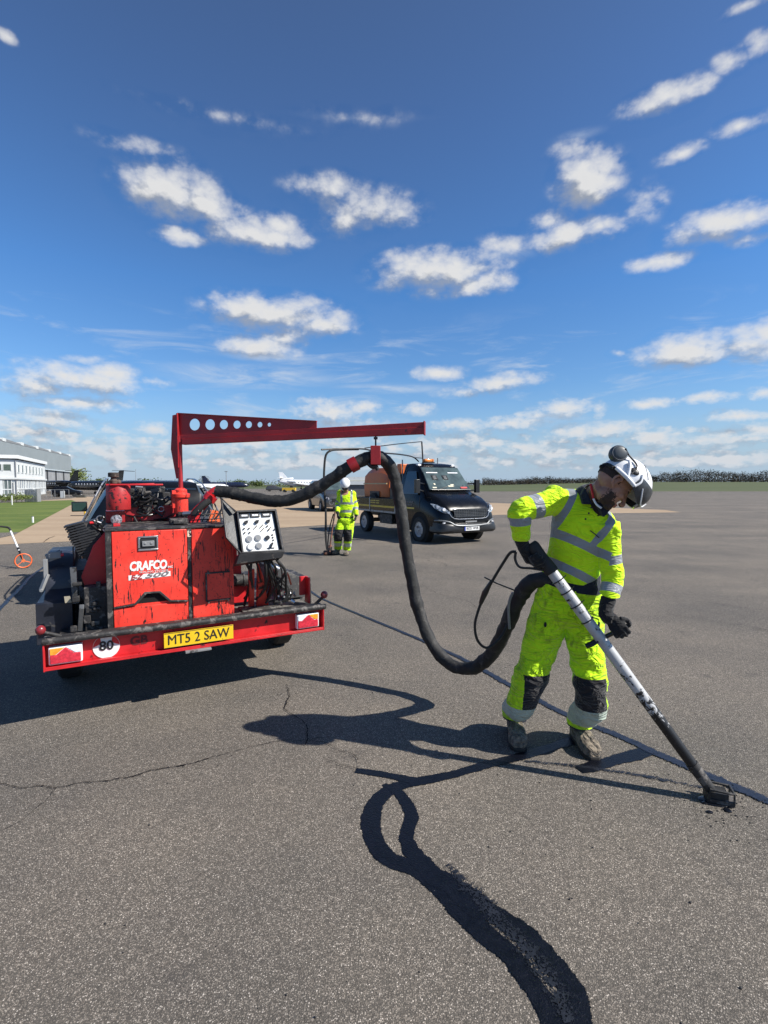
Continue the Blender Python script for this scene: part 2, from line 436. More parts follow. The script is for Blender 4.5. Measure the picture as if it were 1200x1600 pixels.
def remeshed(mb, voxel, name, m, parent, smooth_it=4, disp=None, decim=None):
    """closed overlapping shapes grown together into one continuous surface"""
    me = mb.mesh(name + '_raw'); o = bpy.data.objects.new(name, me); COL.objects.link(o)
    r = o.modifiers.new('r', 'REMESH'); r.mode = 'VOXEL'; r.voxel_size = voxel
    if smooth_it:
        sm = o.modifiers.new('s', 'SMOOTH'); sm.iterations = smooth_it; sm.factor = .5
    bpy.context.view_layer.update()
    me2 = bpy.data.meshes.new_from_object(o.evaluated_get(bpy.context.evaluated_depsgraph_get()))
    o.modifiers.clear(); o.data = me2; me2.name = name; bpy.data.meshes.remove(me)
    if disp:
        nr = [v.normal.copy() for v in me2.vertices]
        for v, nn in zip(me2.vertices, nr): v.co += nn * disp(v.co)
    me2.polygons.foreach_set('use_smooth', [True]*len(me2.polygons))
    me2.materials.clear()
    for q in (m if isinstance(m, (list, tuple)) else [m]): me2.materials.append(M[q] if isinstance(q, str) else q)
    if parent is not None: o.parent = parent
    me2.update()
    return o

# ================================================================ GROUND AND SURFACES
def ground_mat():
    m, t, bs = new_mat('asphalt')
    tc = t.n('ShaderNodeTexCoord').outputs['Object']
    vc = t.voronoi(tc, 205, 'Color'); vd = t.voronoi(tc, 205, 'Distance')
    sp = t.n('ShaderNodeSeparateXYZ'); t.put(sp.inputs[0], vc)
    stone = t.ramp(sp.outputs[0], [(0, (.053, .047, .041)), (.38, (.147, .127, .105)), (.7, (.253, .220, .183)), (.92, (.37, .328, .275)), (1, (.68, .61, .53))])
    fine = t.noise(tc, 420, 3, .6)
    c = t.mix(t.smooth(vd, .35, .62), stone, (.066, .061, .053))
    c = t.mix(t.smooth(fine, .3, .7, 0, .35), c, (.275, .24, .20))
    clump = t.noise(tc, 38, 3, .7)
    c = t.mix(1.0, c, t.ramp(clump, [(.25, (.72, .72, .72)), (.75, (1.25, 1.25, 1.25))]), 'MULTIPLY')
    big = t.noise(tc, .55, 5, .62)
    c = t.mix(1.0, c, t.ramp(big, [(.3, (.74, .755, .78)), (.7, (1.18, 1.15, 1.11))]), 'MULTIPLY')
    # long rolled lanes and fainter, greyer paving farther off
    mp = t.n('ShaderNodeMapping'); t.put(mp.inputs[0], tc); mp.inputs['Rotation'].default_value = (0, 0, R(-14)); mp.inputs['Scale'].default_value = (.02, .32, 1)
    lane = t.noise(mp.outputs[0], 1.0, 3, .6)
    c = t.mix(1.0, c, t.ramp(lane, [(.35, (.82, .83, .85)), (.65, (1.10, 1.09, 1.08))]), 'MULTIPLY')
    st = t.noise(tc, 2.3, 6, .7)
    c = t.mix(t.smooth(st, .60, .70, 0, .5), c, (.05, .047, .045))
    t.put(bs.inputs['Base Color'], c); bs.inputs['Roughness'].default_value = .85; bs.inputs['Specular IOR Level'].default_value = .25
    b = t.n('ShaderNodeBump'); b.inputs['Strength'].default_value = .55; b.inputs['Distance'].default_value = .004
    t.put(b.inputs['Height'], t.math('ADD', t.math('MULTIPLY', vd, -1.0), t.math('MULTIPLY', fine, .5))); t.put(bs.inputs['Normal'], b.outputs[0])
    return m
M['asphalt'] = ground_mat()
def field_mat(name, c1, c2, c3, scale, rough=.9, stretch=(1, 1, 1), bump=.3, rot=0):
    m, t, bs = new_mat(name)
    tc = t.n('ShaderNodeTexCoord').outputs['Object']
    mp = t.n('ShaderNodeMapping'); t.put(mp.inputs[0], tc); mp.inputs['Scale'].default_value = stretch; mp.inputs['Rotation'].default_value = (0, 0, rot)
    n = t.noise(mp.outputs[0], scale, 7, .65); n2 = t.noise(tc, scale*9, 4, .7)
    c = t.mix(t.smooth(n, .35, .65), c1, c2); c = t.mix(t.smooth(n2, .45, .75, 0, .6), c, c3)
    t.put(bs.inputs['Base Color'], c); bs.inputs['Roughness'].default_value = rough; bs.inputs['Specular IOR Level'].default_value = .2
    b = t.n('ShaderNodeBump'); b.inputs['Strength'].default_value = bump; b.inputs['Distance'].default_value = .02
    t.put(b.inputs['Height'], n2); t.put(bs.inputs['Normal'], b.outputs[0])
    return m
M['concrete'] = field_mat('beige_concrete', (.32, .235, .155), (.38, .285, .19), (.26, .19, .13), .5, stretch=(.25, 1.6, 1), bump=.1)
M['pale_concrete'] = field_mat('pale_concrete', (.26, .24, .215), (.32, .30, .27), (.23, .21, .19), .2, bump=.1)
M['grass'] = field_mat('grass', (.075, .115, .022), (.13, .165, .035), (.17, .18, .06), .35, stretch=(.5, 1.8, 1), bump=1)
M['far_grass'] = field_mat('far_grass', (.070, .088, .036), (.092, .106, .048), (.11, .112, .062), .03, stretch=(.3, 1.5, 1), bump=0)

def sheet(name, pts, m, z, kind='structure'):
    b = MB(); b.add([(p[0], p[1], z) for p in pts], [tuple(range(len(pts)))])
    o = b.build(name, m, smooth=0); return tag(o, kind=kind)
sheet('ground', [(-3000, -60), (3000, -60), (3000, 4000), (-3000, 4000)], 'asphalt', 0)
gp = lambda pts: [G(x, y) for x, y in pts]
sheet('apron', gp([(-420, 868), (0, 851), (130, 845), (480, 822), (780, 804.5), (1064, 800.5), (1040, 797), (900, 791), (775, 786), (480, 779), (300, 779), (128, 776), (110, 779), (-200, 800)]), 'concrete', .004)
sheet('grass_field', gp([(-500, 850), (-5, 833), (30, 832), (62, 815), (96, 797), (120, 784.5), (112, 781.5), (60, 783), (0, 786), (-500, 800)]), 'grass', .010)
sheet('path', gp([(-500, 862), (0, 841), (24, 835.5), (30, 832), (-5, 833), (-500, 850)]), 'asphalt', .012)
# far grass beyond the runway, climbing gently to the right
b = MB(); nx, ny = 60, 12
for j in range(ny+1):
    for i in range(nx+1):
        Y = 118 + (310-118)*j/ny; X = -20 + 700*i/nx
        b.v.append(V((X, Y, .01 + 3.3*(j/ny)**1.1*min(1, max(0, (X-10)/140)))))
for j in range(ny):
    for i in range(nx): a = j*(nx+1)+i; b.f.append((a, a+1, a+nx+2, a+nx+1))
tag(b.build('grass_verge', 'far_grass', smooth=60), kind='structure')
sheet('grass_bank', [G(262, 764.5), G(440, 763.5), G(560, 763), V((-10, 700, 0)), V((-420, 700, 0))], 'far_grass', .010)

# ---- sealant bands, cracks and joints: thin strips lying on the asphalt
def strip_mat(name, col, rough, edge, alpha_noise=90, spec=.5, speck=.0, bump=.5):
    m, t, bs = new_mat(name)
    tcn = t.n('ShaderNodeTexCoord'); uv = tcn.outputs['UV']; tc = tcn.outputs['Object']
    sp = t.n('ShaderNodeSeparateXYZ'); t.put(sp.inputs[0], uv)
    dist = t.math('SUBTRACT', .5, t.math('ABSOLUTE', t.math('SUBTRACT', sp.outputs[1], .5)))     # 0 at the rim, .5 in the middle
    n = t.noise(tc, alpha_noise, 5, .75); n2 = t.noise(tc, 24, 4, .7)
    e = t.math('ADD', t.math('MULTIPLY', n, .6), t.math('MULTIPLY', n2, .4))
    a = t.math('GREATER_THAN', t.math('MULTIPLY_ADD', dist, 1.0/edge, -.12), t.smooth(e, .33, .67))
    c = t.mix(t.smooth(n2, .3, .7), tuple(x*.7 for x in col), tuple(x*1.4 for x in col))
    if speck:
        vo = t.voronoi(tc, 170, 'Color'); s2 = t.n('ShaderNodeSeparateXYZ'); t.put(s2.inputs[0], vo)
        a = t.math('MULTIPLY', a, t.math('GREATER_THAN', t.math('ADD', s2.outputs[1], t.math('MULTIPLY', n2, .7)), speck))
    t.put(bs.inputs['Base Color'], c); t.put(bs.inputs['Alpha'], a)
    t.put(bs.inputs['Roughness'], t.math('MULTIPLY_ADD', n2, .3, rough-.15)); bs.inputs['Specular IOR Level'].default_value = spec
    b = t.n('ShaderNodeBump'); b.inputs['Strength'].default_value = bump; b.inputs['Distance'].default_value = .003
    t.put(b.inputs['Height'], t.noise(tc, 130, 3, .6)); t.put(bs.inputs['Normal'], b.outputs[0])
    return m
M['sealant'] = strip_mat('sealant', (.0020, .0028, .0062), .36, .10, spec=.30, speck=.12, bump=1.0)
M['sealant_old'] = strip_mat('weathered_sealant', (.010, .014, .027), .45, .25, speck=.36)
M['sealant_speck'] = strip_mat('dragged_sealant', (.010, .012, .018), .45, .5, speck=.62)
M['crack'] = strip_mat('crack', (.014, .012, .011), .9, .40, alpha_noise=60, spec=.1, bump=0)
M['joint'] = strip_mat('joint', (.035, .033, .033), .8, .6, alpha_noise=8, spec=.2, bump=0)
STRIPZ = [.0035]
def strip(name, px, wid, m, jit=.25, step=.012, wander=0.0, seed=0, world=False, ns=26, z=None):
    pts = [V((p[0], p[1], 0)) for p in px] if world else [G(x, y) for x, y in px]
    path = catmull(pts, 14)
    if m == 'crack' and not world: wid = [q*1.1 for q in wid]
    ws = lerp_list(list(wid), len(path)) if isinstance(wid, (list, tuple)) else [wid]*len(path)
    # resample
    res = [(path[0], ws[0])]; acc = 0
    for i in range(1, len(path)):
        a, bb = path[i-1], path[i]; L = (bb-a).length
        k = max(1, int(L/step))
        for q in range(1, k+1): res.append((a.lerp(bb, q/k), ws[i-1]+(ws[i]-ws[i-1])*q/k))
    STRIPZ[0] += .0004
    zz = STRIPZ[0] if z is None else z
    b = MB(); uvs = []
    for i, (p, wv) in enumerate(res):
        d = res[min(i+1, len(res)-1)][0] - res[max(i-1, 0)][0]
        if d.length < 1e-6: d = V((1, 0, 0))
        d.normalize(); nrm = V((-d.y, d.x, 0))
        off = V((0, 0, 0))
        if wander: off = nrm*wander*(noise.noise(p*3.1+V((seed, 0, 0)))+.5*noise.noise(p*13+V((seed, 3, 0)))+.3*noise.noise(p*41+V((seed, 5, 0))))
        l = wv/2*(1+jit*1.6*noise.noise(p*7+V((0, seed, 1)))+jit*noise.noise(p*ns+V((0, seed, 9))))
        r = wv/2*(1+jit*1.6*noise.noise(p*7+V((4, seed, 1)))+jit*noise.noise(p*ns+V((7, seed, 9))))
        b.v.append(p+off+nrm*l+V((0, 0, zz))); b.v.append(p+off-nrm*r+V((0, 0, zz)))
    for i in range(len(res)-1): b.f.append((2*i, 2*i+1, 2*i+3, 2*i+2))
    o = b.build(name, m, smooth=0); me = o.data
    uvl = me.uv_layers.new(name='UVMap')
    for poly in me.polygons:
        for li in poly.loop_indices:
            vi = me.loops[li].vertex_index; uvl.data[li].uv = ((vi//2)*.01, vi % 2)
    return tag(o, kind='structure')
# freshly poured band in the foreground: two arms that meet and run out of the picture
strip('sealant_band', [(700,1211),(650,1222),(612,1234),(588,1255),(580,1290),(590,1322),(612,1345),(650,1360),(690,1388),(722,1425),(757,1460),(797,1495),(838,1548),(868,1600),(885,1650)], [.055,.075,.09,.10,.105,.10,.10,.09,.10,.11,.10,.09,.09,.10,.10], 'sealant', .12, seed=1)
strip('sealant_band', [(600,1226),(628,1244),(642,1275),(636,1312),(655,1345),(694,1378),(740,1412),(790,1440),(842,1482),(884,1535),(903,1590),(912,1650)], [.03,.07,.075,.08,.10,.12,.12,.10,.11,.10,.09,.09], 'sealant', .2, seed=2)
strip('sealant_band', [(556,1205),(590,1209),(640,1219),(668,1224)], [.05,.06,.06,.04], 'sealant', .18, seed=3)
strip('sealant_band', [(640,1226),(700,1213),(760,1196),(830,1178),(905,1154)], [.06,.07,.075,.085,.085], 'sealant', .14, seed=4)
strip('sealant_band', [(905,1204),(950,1192),(985,1182),(1020,1172)], [.09,.11,.11,.11], 'sealant', .14, seed=5)
strip('sealant_smear', [(820,1190),(880,1196),(950,1204),(1020,1216),(1100,1232)], [.05,.06,.07,.07,.06], 'sealant_speck', .3, seed=6)
strip('sealant_smear', [(700,1352),(724,1378),(752,1405),(800,1460),(850,1520),(890,1600)], [.05,.12,.15,.16,.14,.1], 'sealant_speck', .2, seed=7, ns=60)
# long straight sealed joint running under the worker
strip('sealant_line', [(470,912),(500,934),(560,960),(640,993),(720,1029),(780,1062),(850,1100),(900,1124),(960,1148),(1022,1176),(1100,1210),(1180,1244),(1290,1292)], [.05,.06,.065,.07,.075,.085,.085,.085,.09,.095,.10,.10,.10], 'sealant_old', .12, seed=8)
strip('sealant_line', [(-60,1010),(0,951),(30,921),(50,900),(76,882),(110,862)], [.10,.085,.075,.07,.07,.05], 'sealant_old', .25, seed=9)
# cracks
strip('crack', [(-10,1225),(30,1233),(62,1228),(90,1231),(130,1224),(175,1220),(215,1213),(255,1204),(290,1198),(330,1185),(380,1172),(440,1158),(470,1158),(520,1152)], [.005,.006,.009,.010,.008,.010,.012,.009,.011,.007,.006,.006,.008,.003], 'crack', .5, .006, .025, 11)
strip('crack', [(90,1231),(72,1253),(52,1270),(20,1290),(-10,1300)], [.009,.006,.004,.003], 'crack', .5, .006, .02, 12)
strip('crack', [(447,1070),(452,1088),(446,1108),(462,1120),(476,1130),(480,1150),(478,1166)], [.006,.010,.012,.008,.010,.012,.006], 'crack', .5, .006, .02, 13)
strip('crack', [(478,1158),(505,1160),(530,1172),(556,1184),(562,1200)], [.008,.007,.006,.004], 'crack', .5, .006, .02, 14)
strip('crack', [(505,1185),(530,1196),(560,1204)], [.003,.005,.004], 'crack', .5, .006, .015, 15)
strip('crack', [(640,905),(690,930),(725,938),(760,962)], [.006,.008,.005], 'crack', .5, .02, .06, 16)
# paving joints in the middle distance
jl = [[(955,917),(1040,930),(1120,944),(1210,957)], [(440,868),(560,880),(720,902),(800,922)], [(240,868),(400,852),(500,846),(640,860),(700,875)],
      [(0,905),(60,900),(160,893)], [(-20,936),(20,931),(60,925)], [(940,835),(1060,832),(1220,846)], [(780,838),(900,846),(1050,858),(1220,872)], [(800,815),(1000,818),(1220,826)],
      [(0,868),(120,864),(300,866)], [(900,880),(1030,887),(1220,905)], [(620,862),(700,884),(790,906)], [(1040,960),(1120,972),(1220,990)]]
for i, j in enumerate(jl): strip('paving_joint', j, .028 if i > 2 else .022, 'joint', .4, .05, .12, 20+i)
strip('crack', [(68,848),(76,842),(86,838)], [.02,.05,.02], 'crack', .3, .03, .02, 40)
strip('crack', [(60,852),(76,850),(98,847)], [.02,.03,.02], 'crack', .3, .03, .02, 41)
# loose tar crumbs and pale grit on the asphalt
rnd = random.Random(4)
b = MB()
for i in range(420):
    x = rnd.uniform(-1.2, 2.2); y = rnd.uniform(1.0, 5.5); r = rnd.uniform(.0015, .0045)
    if i > 260: x, y = 1.75+rnd.gauss(0, .14), 2.45+rnd.gauss(0, .12)
    b.ball((x, y, r*.7), (r, 0, 0), (0, r*rnd.uniform(.6, 1.3), 0), (0, 0, r*.8), 5, 3)
tag(b.build('loose_grit', 'black', smooth=0), kind='stuff')

# ================================================================ RED SEALING MACHINE ON ITS TRAILER
TR_LOC = V((-2.2072, 3.1441, 0)); TR_ROT = math.atan2(0.47908232, 0.87776997)
tr = thing('sealant_trailer', 'tar-stained red crack sealing machine on a twin wheeled trailer with a yellow rear plate', 'trailer', TR_LOC, TR_ROT)
TRM = Matrix.Translation(TR_LOC) @ Matrix.Rotation(TR_ROT, 4, 'Z'); TRI = TRM.inverted()
def tl(p): return TRI @ V(p)
M['jib_red'] = mat('maroon_red_paint', (.30, .012, .016), .45, var=.2, scale=5, dirt=TAR, dirt_amt=.34, dirt_scale=(12, 12, 7), bump=.2)  # red paint darkened: the shade on jib and clamp is put into the colour
X, Yv, Z = V((1, 0, 0)), V((0, 1, 0)), V((0, 0, 1))

b = MB(); b.box(.03, 1.90, .09, .17, .47, .585); b.box(.06, 1.88, .17, 2.2, .535, .60)
b.box(.30, .38, .1, 2.5, .42, .53); b.box(1.5, 1.58, .1, 2.5, .42, .53); b.box(-.02, 1.95, 1.12, 1.2, .30, .38)
b.bar((.34, 2.4, .47), (.95, 3.3, .47), .08, .08); b.bar((1.54, 2.4, .47), (.98, 3.3, .47), .08, .08); b.box(.92, 1.02, 3.2, 3.55, .44, .52)
b.build('chassis', 'black_rough', tr, .004)
# rear beam: recessed channel with a lower lip
b = MB(); b.box(0, 1.93, .05, .062, .455, .612); b.box(0, 1.93, -.02, .062, .440, .4545); b.box(-.006, .004, -.02, .062, .436, .625); b.box(1.926, 1.936, -.02, .062, .436, .625)
b.box(0.004, 1.926, -.02, -.014, .4545, .464)
b.build('rear_beam', 'red_clean', tr, .0015)
b = MB(); b.tube([(-.01, -.012, .634), (.5, -.012, .632), (1.2, -.010, .633), (1.95, -.012, .634)], .0225, 14); b.box(-.005, 1.935, -.028, .085, .614, .646)
b.build('bump_rail', 'black_rough', tr, .003)
def rear_lamp(s0, s1, flip):
    b = MB(); z0, z1 = .468, .588
    b.box(s0, s1, -.004, .05, z0, z1); h = b.build('rear_lamp', 'white_clean', tr, .008, seg=3)
    e = .009; x0, x1 = s0+e, s1-e; zz0, zz1 = z0+e, z1-e; zm = zz0 + (zz1-zz0)*.56
    m = x0+(x1-x0)*.5
    b = MB(); b.prism([(x0, -.010, zz0), (x1, -.010, zz0), (x1, -.010, zm), (m+(x1-m)*.62, -.010, zm), (m, -.010, zz1), (m-(m-x0)*.62, -.010, zm), (x0, -.010, zm)], (0, .007, 0)); b.build('red_lens', 'red_lamp', h, .003)
    a = MB(); a.prism([(x0, -.009, zm+.002), (m-(m-x0)*.64, -.009, zm+.002), (m-.004, -.009, zz1), (x0, -.009, zz1)], (0, .006, 0)); a.build('amber_lens' if not flip else 'clear_lens', 'orange_lens' if not flip else 'clear_lens', h, .002)
    a = MB(); a.prism([(x1, -.009, zm+.002), (m+(x1-m)*.64, -.009, zm+.002), (m+.004, -.009, zz1), (x1, -.009, zz1)], (0, .006, 0)); a.build('clear_lens' if not flip else 'amber_lens', 'clear_lens' if not flip else 'orange_lens', h, .002)
rear_lamp(.022, .212, False); rear_lamp(1.705, 1.895, True)
# 80 disc, GB, number plate
b = MB(); b.cyl((.352, .044, .532), (.352, .049, .532), .082, n=40); dsc = b.build('speed_disc', 'white', tr, 0)
def wedge(c, r, a0, a1, y, thick, n=10):
    p = [V((c[0]+math.cos(R(a0+(a1-a0)*i/n))*r, y, c[1]+math.sin(R(a0+(a1-a0)*i/n))*r)) for i in range(n+1)]
    return MB().prism(p + [V((c[0]+math.cos(R((a0+a1)/2))*r*.45, y, c[1]+math.sin(R((a0+a1)/2))*r*.6))], (0, thick, 0))
wedge((.352, .532), .080, 118, 178, .0415, .002).build('red_sector', 'red_clean', dsc, 0); wedge((.352, .532), .080, 2, 62, .0415, .002).build('red_sector', 'red_clean', dsc, 0)
text('disc_number', '80', .088, 'text_black', dsc, (.352, .040, .536), X, Z, bold=.0022)
text('country_letters', 'GB', .085, 'text_dark', tr, (.555, .0485, .540), X, Z, bold=.003, width=.115)
b = MB(); b.box(.712, 1.198, -.006, .002, .472, .580); npl = b.build('number_plate', 'yellow_plate', tr, .001)
b = MB()
for bx in ((.712, 1.198, .576, .580), (.712, 1.198, .472, .476)): b.box(bx[0]+.004, bx[1]-.004, -.0078, -.0065, bx[2], bx[3]-.001)
b.build('plate_border', 'text_black', npl, 0)
text('plate_letters', 'MT5 2 SAW', .100, 'text_black', npl, (.955, -.0085, .526), X, Z, bold=0.0, width=.43)
b = MB(); b.box(.85, 1.03, -.05, .04, .424, .4395); b.build('plate_step', 'grey', tr, .002)
for s0, s1, zt in ((-.015, .09, .70), (1.945, 1.875, .72)):
    b = MB(); b.cyl((s1, .04, .645), (s0, 0, zt), .0125, n=12); st = b.build('marker_stalk', 'black_rough', tr)
    b = MB(); b.ball((s0, 0, zt+.01), (.030, 0, 0), (0, .030, 0), (0, 0, .032), 18, 12); b.build('marker_ball', mat('worn_red_ball', (.20, .02, .025), .3, dirt=(.06, .05, .05), dirt_amt=.42, dirt_scale=(30, 30, 30)), st)

# cabinet
b = MB(); b.box(.40, 1.235, .125, 1.30, .615, 1.32); cab = b.build('cabinet', 'red', tr, .006)
b = MB(); b.box(.362, .398, .105, .17, .60, 1.335); b.box(.36, 1.24, .10, .16, 1.322, 1.338); b.box(.898, .925, .118, .1245, .62, 1.32); b.box(.36, 1.25, .16, 1.32, 1.322, 1.336)
b.build('tarred_edging', 'black_rough', cab, .003)
door = MB(); dy = .098
door.prism([(.402, dy, .785), (.545, dy, .800), (.605, dy, .862), (.700, dy, .858), (.765, dy, .795), (.893, dy, .785), (.893, dy, 1.318), (.402, dy, 1.318)], (0, .024, 0))
dr = door.build('door', 'red', cab, .004)
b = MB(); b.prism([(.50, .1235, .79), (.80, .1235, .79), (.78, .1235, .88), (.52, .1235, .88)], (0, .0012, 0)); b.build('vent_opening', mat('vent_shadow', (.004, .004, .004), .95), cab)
b = MB(); b.prism([(.545, .108, .788), (.615, .108, .862), (.695, .108, .858), (.765, .108, .783), (.893, .108, .772), (.893, .108, .782), (.775, .108, .796), (.704, .108, .872), (.60, .108, .876), (.535, .108, .80), (.402, .108, .785), (.402, .108, .775)], (0, -.014, 0)); b.build('door_rim', 'black_rough', dr, .002)
b = MB(); b.box(.402, .893, .108, .1245, .622, .772); b.build('lower_panel', 'red', cab, .003)
b = MB(); b.box(.928, 1.232, .110, .1245, .622, 1.318); rp = b.build('side_panel', 'red', cab, .003)
b = MB(); b.box(1.03, 1.196, .098, .109, .765, .972); ht = b.build('hatch', 'red', rp, .003)
b = MB(); b.box(1.024, 1.20, .094, .108, .968, .979); b.box(1.024, 1.20, .094, .108, .756, .767); b.box(1.019, 1.030, .094, .108, .757, .978)
for q in (1.04, 1.185):
    b.cyl((q, .092, .987), (q, .108, .987), .007, n=8); b.cyl((q, .092, .748), (q, .108, .748), .007, n=8)
b.build('hatch_hinges', 'black_rough', ht)
# door latch
b = MB(); lx, lz = .632, 1.228
for a in ((lx-.066, lx+.066, lz+.040, lz+.052), (lx-.066, lx+.066, lz-.052, lz-.040), (lx-.066, lx-.054, lz-.04, lz+.04), (lx+.054, lx+.066, lz-.04, lz+.04)): b.box(a[0], a[1], .088, .0975, a[2], a[3])
lt = b.build('latch', 'steel', dr, .002)
b = MB(); b.box(lx-.054, lx+.054, .0935, .0975, lz-.04, lz+.04); b.build('latch_recess', 'text_black', lt)
b = MB(); b.box(lx-.040, lx+.040, .082, .0930, lz-.022, lz+.018); b.cyl((lx-.02, .0935, lz), (lx-.02, .078, lz), .009, n=12); b.cyl((lx+.02, .0935, lz), (lx+.02, .078, lz), .009, n=12); b.build('paddle', 'grey', lt, .003)
# maker lettering: white slanted capitals over a white strip
text('maker_lettering', 'CRAFCO', .088, M['white'], dr, (.632, .0955, 1.064), X, Z, bold=.0042, shear=.12, width=.245)
text('small_lettering', 'INC', .020, M['white'], dr, (.775, .0955, 1.045), X, Z, bold=.0006)
text('small_lettering', 'SEALING SYSTEMS', .017, M['white'], dr, (.665, .0955, 1.021), X, Z, width=.19)
b = MB(); b.prism([(.500, .0955, .968), (.775, .0955, .978), (.775, .0955, 1.014), (.500, .0955, 1.004)], (0, .002, 0)); stp = b.build('model_strip', 'white', dr)
text('strip_lettering', 'E-Z', .046, 'text_red', stp, (.556, .0935, .988), V((1, 0, .036)), Z, bold=.0018, shear=.3, width=.085)
text('strip_lettering', '500', .044, 'text_grey', stp, (.685, .0935, .993), V((1, 0, .036)), Z, bold=.001, shear=.3, width=.16)
b = MB(); b.box(.900, .956, .1165, .1178, 1.258, 1.320); skr = b.build('sticker', mat('cream_sticker', (.62, .55, .42), .6, dirt=(.1, .06, .05), dirt_amt=.40, dirt_scale=(30, 30, 30)), cab)
b = MB(); b.torus((.928, .116, 1.292), Yv, .015, .003, 20, 6); b.prism([(.91, .1155, 1.266), (.946, .1155, 1.266), (.928, .1155, 1.30)], (0, .0009, 0)); b.build('sticker_mark', 'text_black', skr)

# tank, cap, reversing lamp on top
b = MB(); pr = []
b.lathe([(.088, 0), (.092, .006), (.092, .192), (.088, .198)], (.455, .70, 1.445), n=10); tk = b.build('fuel_tank', mat('tank_red', (.40, .022, .024), .5, dirt=(.03, .012, .012), dirt_amt=.43, dirt_scale=(26, 26, 26), bump=.3), tr, .004)
b = MB(); b.box(.37, .78, .60, .64, 1.643, 1.655); b.bar((.54, .7, 1.65), (.72, .7, 1.655), .05, .012); b.build('tank_strap', 'red_clean', tk, .002)
b = MB(); b.lathe([(.020, 0), (.030, .006), (.034, .03), (.022, .04), (.020, .055), (.040, .058), (.040, .088), (.034, .094)], (.425, .70, 1.652), n=18); b.ball((.46, .7, 1.67), (.02, 0, 0), (0, .02, 0), (0, 0, .02), 10, 6); b.build('filler_cap', mat('rusty_cap', (.10, .07, .055), .8, dirt=(.02, .015, .012), dirt_amt=.5, bump=.8), tk, .002)
b = MB(); b.lathe([(.018, 0), (.034, .02), (.040, .045), (.040, .055)], (.437, .665, 1.372), (0, -1, 0), 22); wl = b.build('work_lamp', 'steel', tr)
b = MB(); b.lathe([(.037, .0), (.034, .006), (.018, .012)], (.437, .611, 1.372), (0, -1, 0), 20); b.build('lamp_glass', mat('lamp_reflector', (.20, .20, .22), .2, var=.9, scale=60), wl)
b = MB(); b.tube([(.437, .64, 1.34), (.437, .63, 1.30), (.437, .50, 1.335)], .012, 8); b.box(.415, .46, .38, .60, 1.337, 1.345); b.build('lamp_bracket', 'red_clean', wl)
b = MB(); b.box(.50, .92, .86, .88, 1.338, 1.47); b.box(.36, .50, .80, 1.25, 1.337, 1.43); b.build('engine_guard', 'jib_red', tr, .003)

# engine: block, pulleys, pipes, cables, all under tar
rnd = random.Random(11)
b = MB(); b.box(.56, .86, .90, 1.25, 1.34, 1.58); b.box(.60, .82, .92, 1.2, 1.58, 1.63); b.box(.53, .60, .95, 1.1, 1.42, 1.60); b.box(.84, .92, .92, 1.1, 1.36, 1.52)
b.cyl((.66, .84, 1.46), (.66, .90, 1.46), .055); b.cyl((.78, .85, 1.50), (.78, .90, 1.50), .038); b.cyl((.60, .86, 1.56), (.60, .90, 1.56), .025)
for i in range(16):
    x0, z0 = rnd.uniform(.54, .88), rnd.uniform(1.42, 1.60); b.obox((x0, .87+rnd.uniform(-.02, .03), z0), (rnd.uniform(.008, .03), 0, 0), (0, .02, 0), (0, 0, rnd.uniform(.006, .025)))
en = b.build('engine', 'black_rough', tr, .004)
b = MB()
for i in range(26):
    x0, z0 = rnd.uniform(.50, .95), rnd.uniform(1.37, 1.62); x1, z1 = x0+rnd.uniform(-.2, .2), z0+rnd.uniform(-.14, .06)
    b.tube([(x0, .84, z0), ((x0+x1)/2+rnd.uniform(-.05, .05), .80+rnd.uniform(-.04, .02), (z0+z1)/2-rnd.uniform(0, .06)), (x1, .84, max(1.35, z1))], rnd.uniform(.004, .010), 7, k=5)
b.build('engine_cables', 'black_gloss', en)
b = MB(); b.torus((.775, .80, 1.44), (0, 1, .2), .022, .004, 20, 8); b.cyl((.55, .84, 1.555), (.55, .80, 1.55), .012); b.cyl((.70, .84, 1.52), (.74, .80, 1.53), .008); b.cyl((.585, .82, 1.63), (.64, .82, 1.625), .010); build_split(b, 'engine_fitting', 'steel', en)
b = MB(); b.box(.80, .93, .30, .42, 1.338, 1.385); b.box(.82, .90, .28, .31, 1.345, 1.375); b.build('battery_box', 'black_rough', tr, .004)
# ribbed air cooler at the left shoulder
b = MB(); ax = V((.82, 0, .30)).normalized(); up = V((-.32, 0, .95)).normalized()
up = V((-.25, 0, .97)).normalized(); ax = V((.97, 0, .25)).normalized()
c0 = V((.235, .50, 1.235))
for i in range(15):
    k = i/14; wd = .092 if .12 < k < .75 else .066
    off = -.012 if k > .75 else 0
    b.obox(c0 + up*(k-.5)*.27 + ax*(off - .004*i + .028), ax*wd, V((0, .085, 0)), up*.0062)
b.obox(c0+ax*.03, ax*.070, V((0, .078, 0)), up*.135); b.obox(c0+up*.02-ax*.075, ax*.014, V((0, .02, 0)), up*.018)
rb = b.build('ribbed_cooler', 'black', tr, .0015)
b = MB()
for i in range(12):
    p = c0 + ax*rnd.uniform(.06, .14) + up*rnd.uniform(-.05, .13); b.tube([p, p+V((rnd.uniform(-.04, .05), -.09, rnd.uniform(-.03, .03))), p+V((rnd.uniform(0, .08), -.05, rnd.uniform(-.08, .0)))], rnd.uniform(.004, .009), 7, k=4)
b.build('cooler_pipes', 'black_gloss', rb)
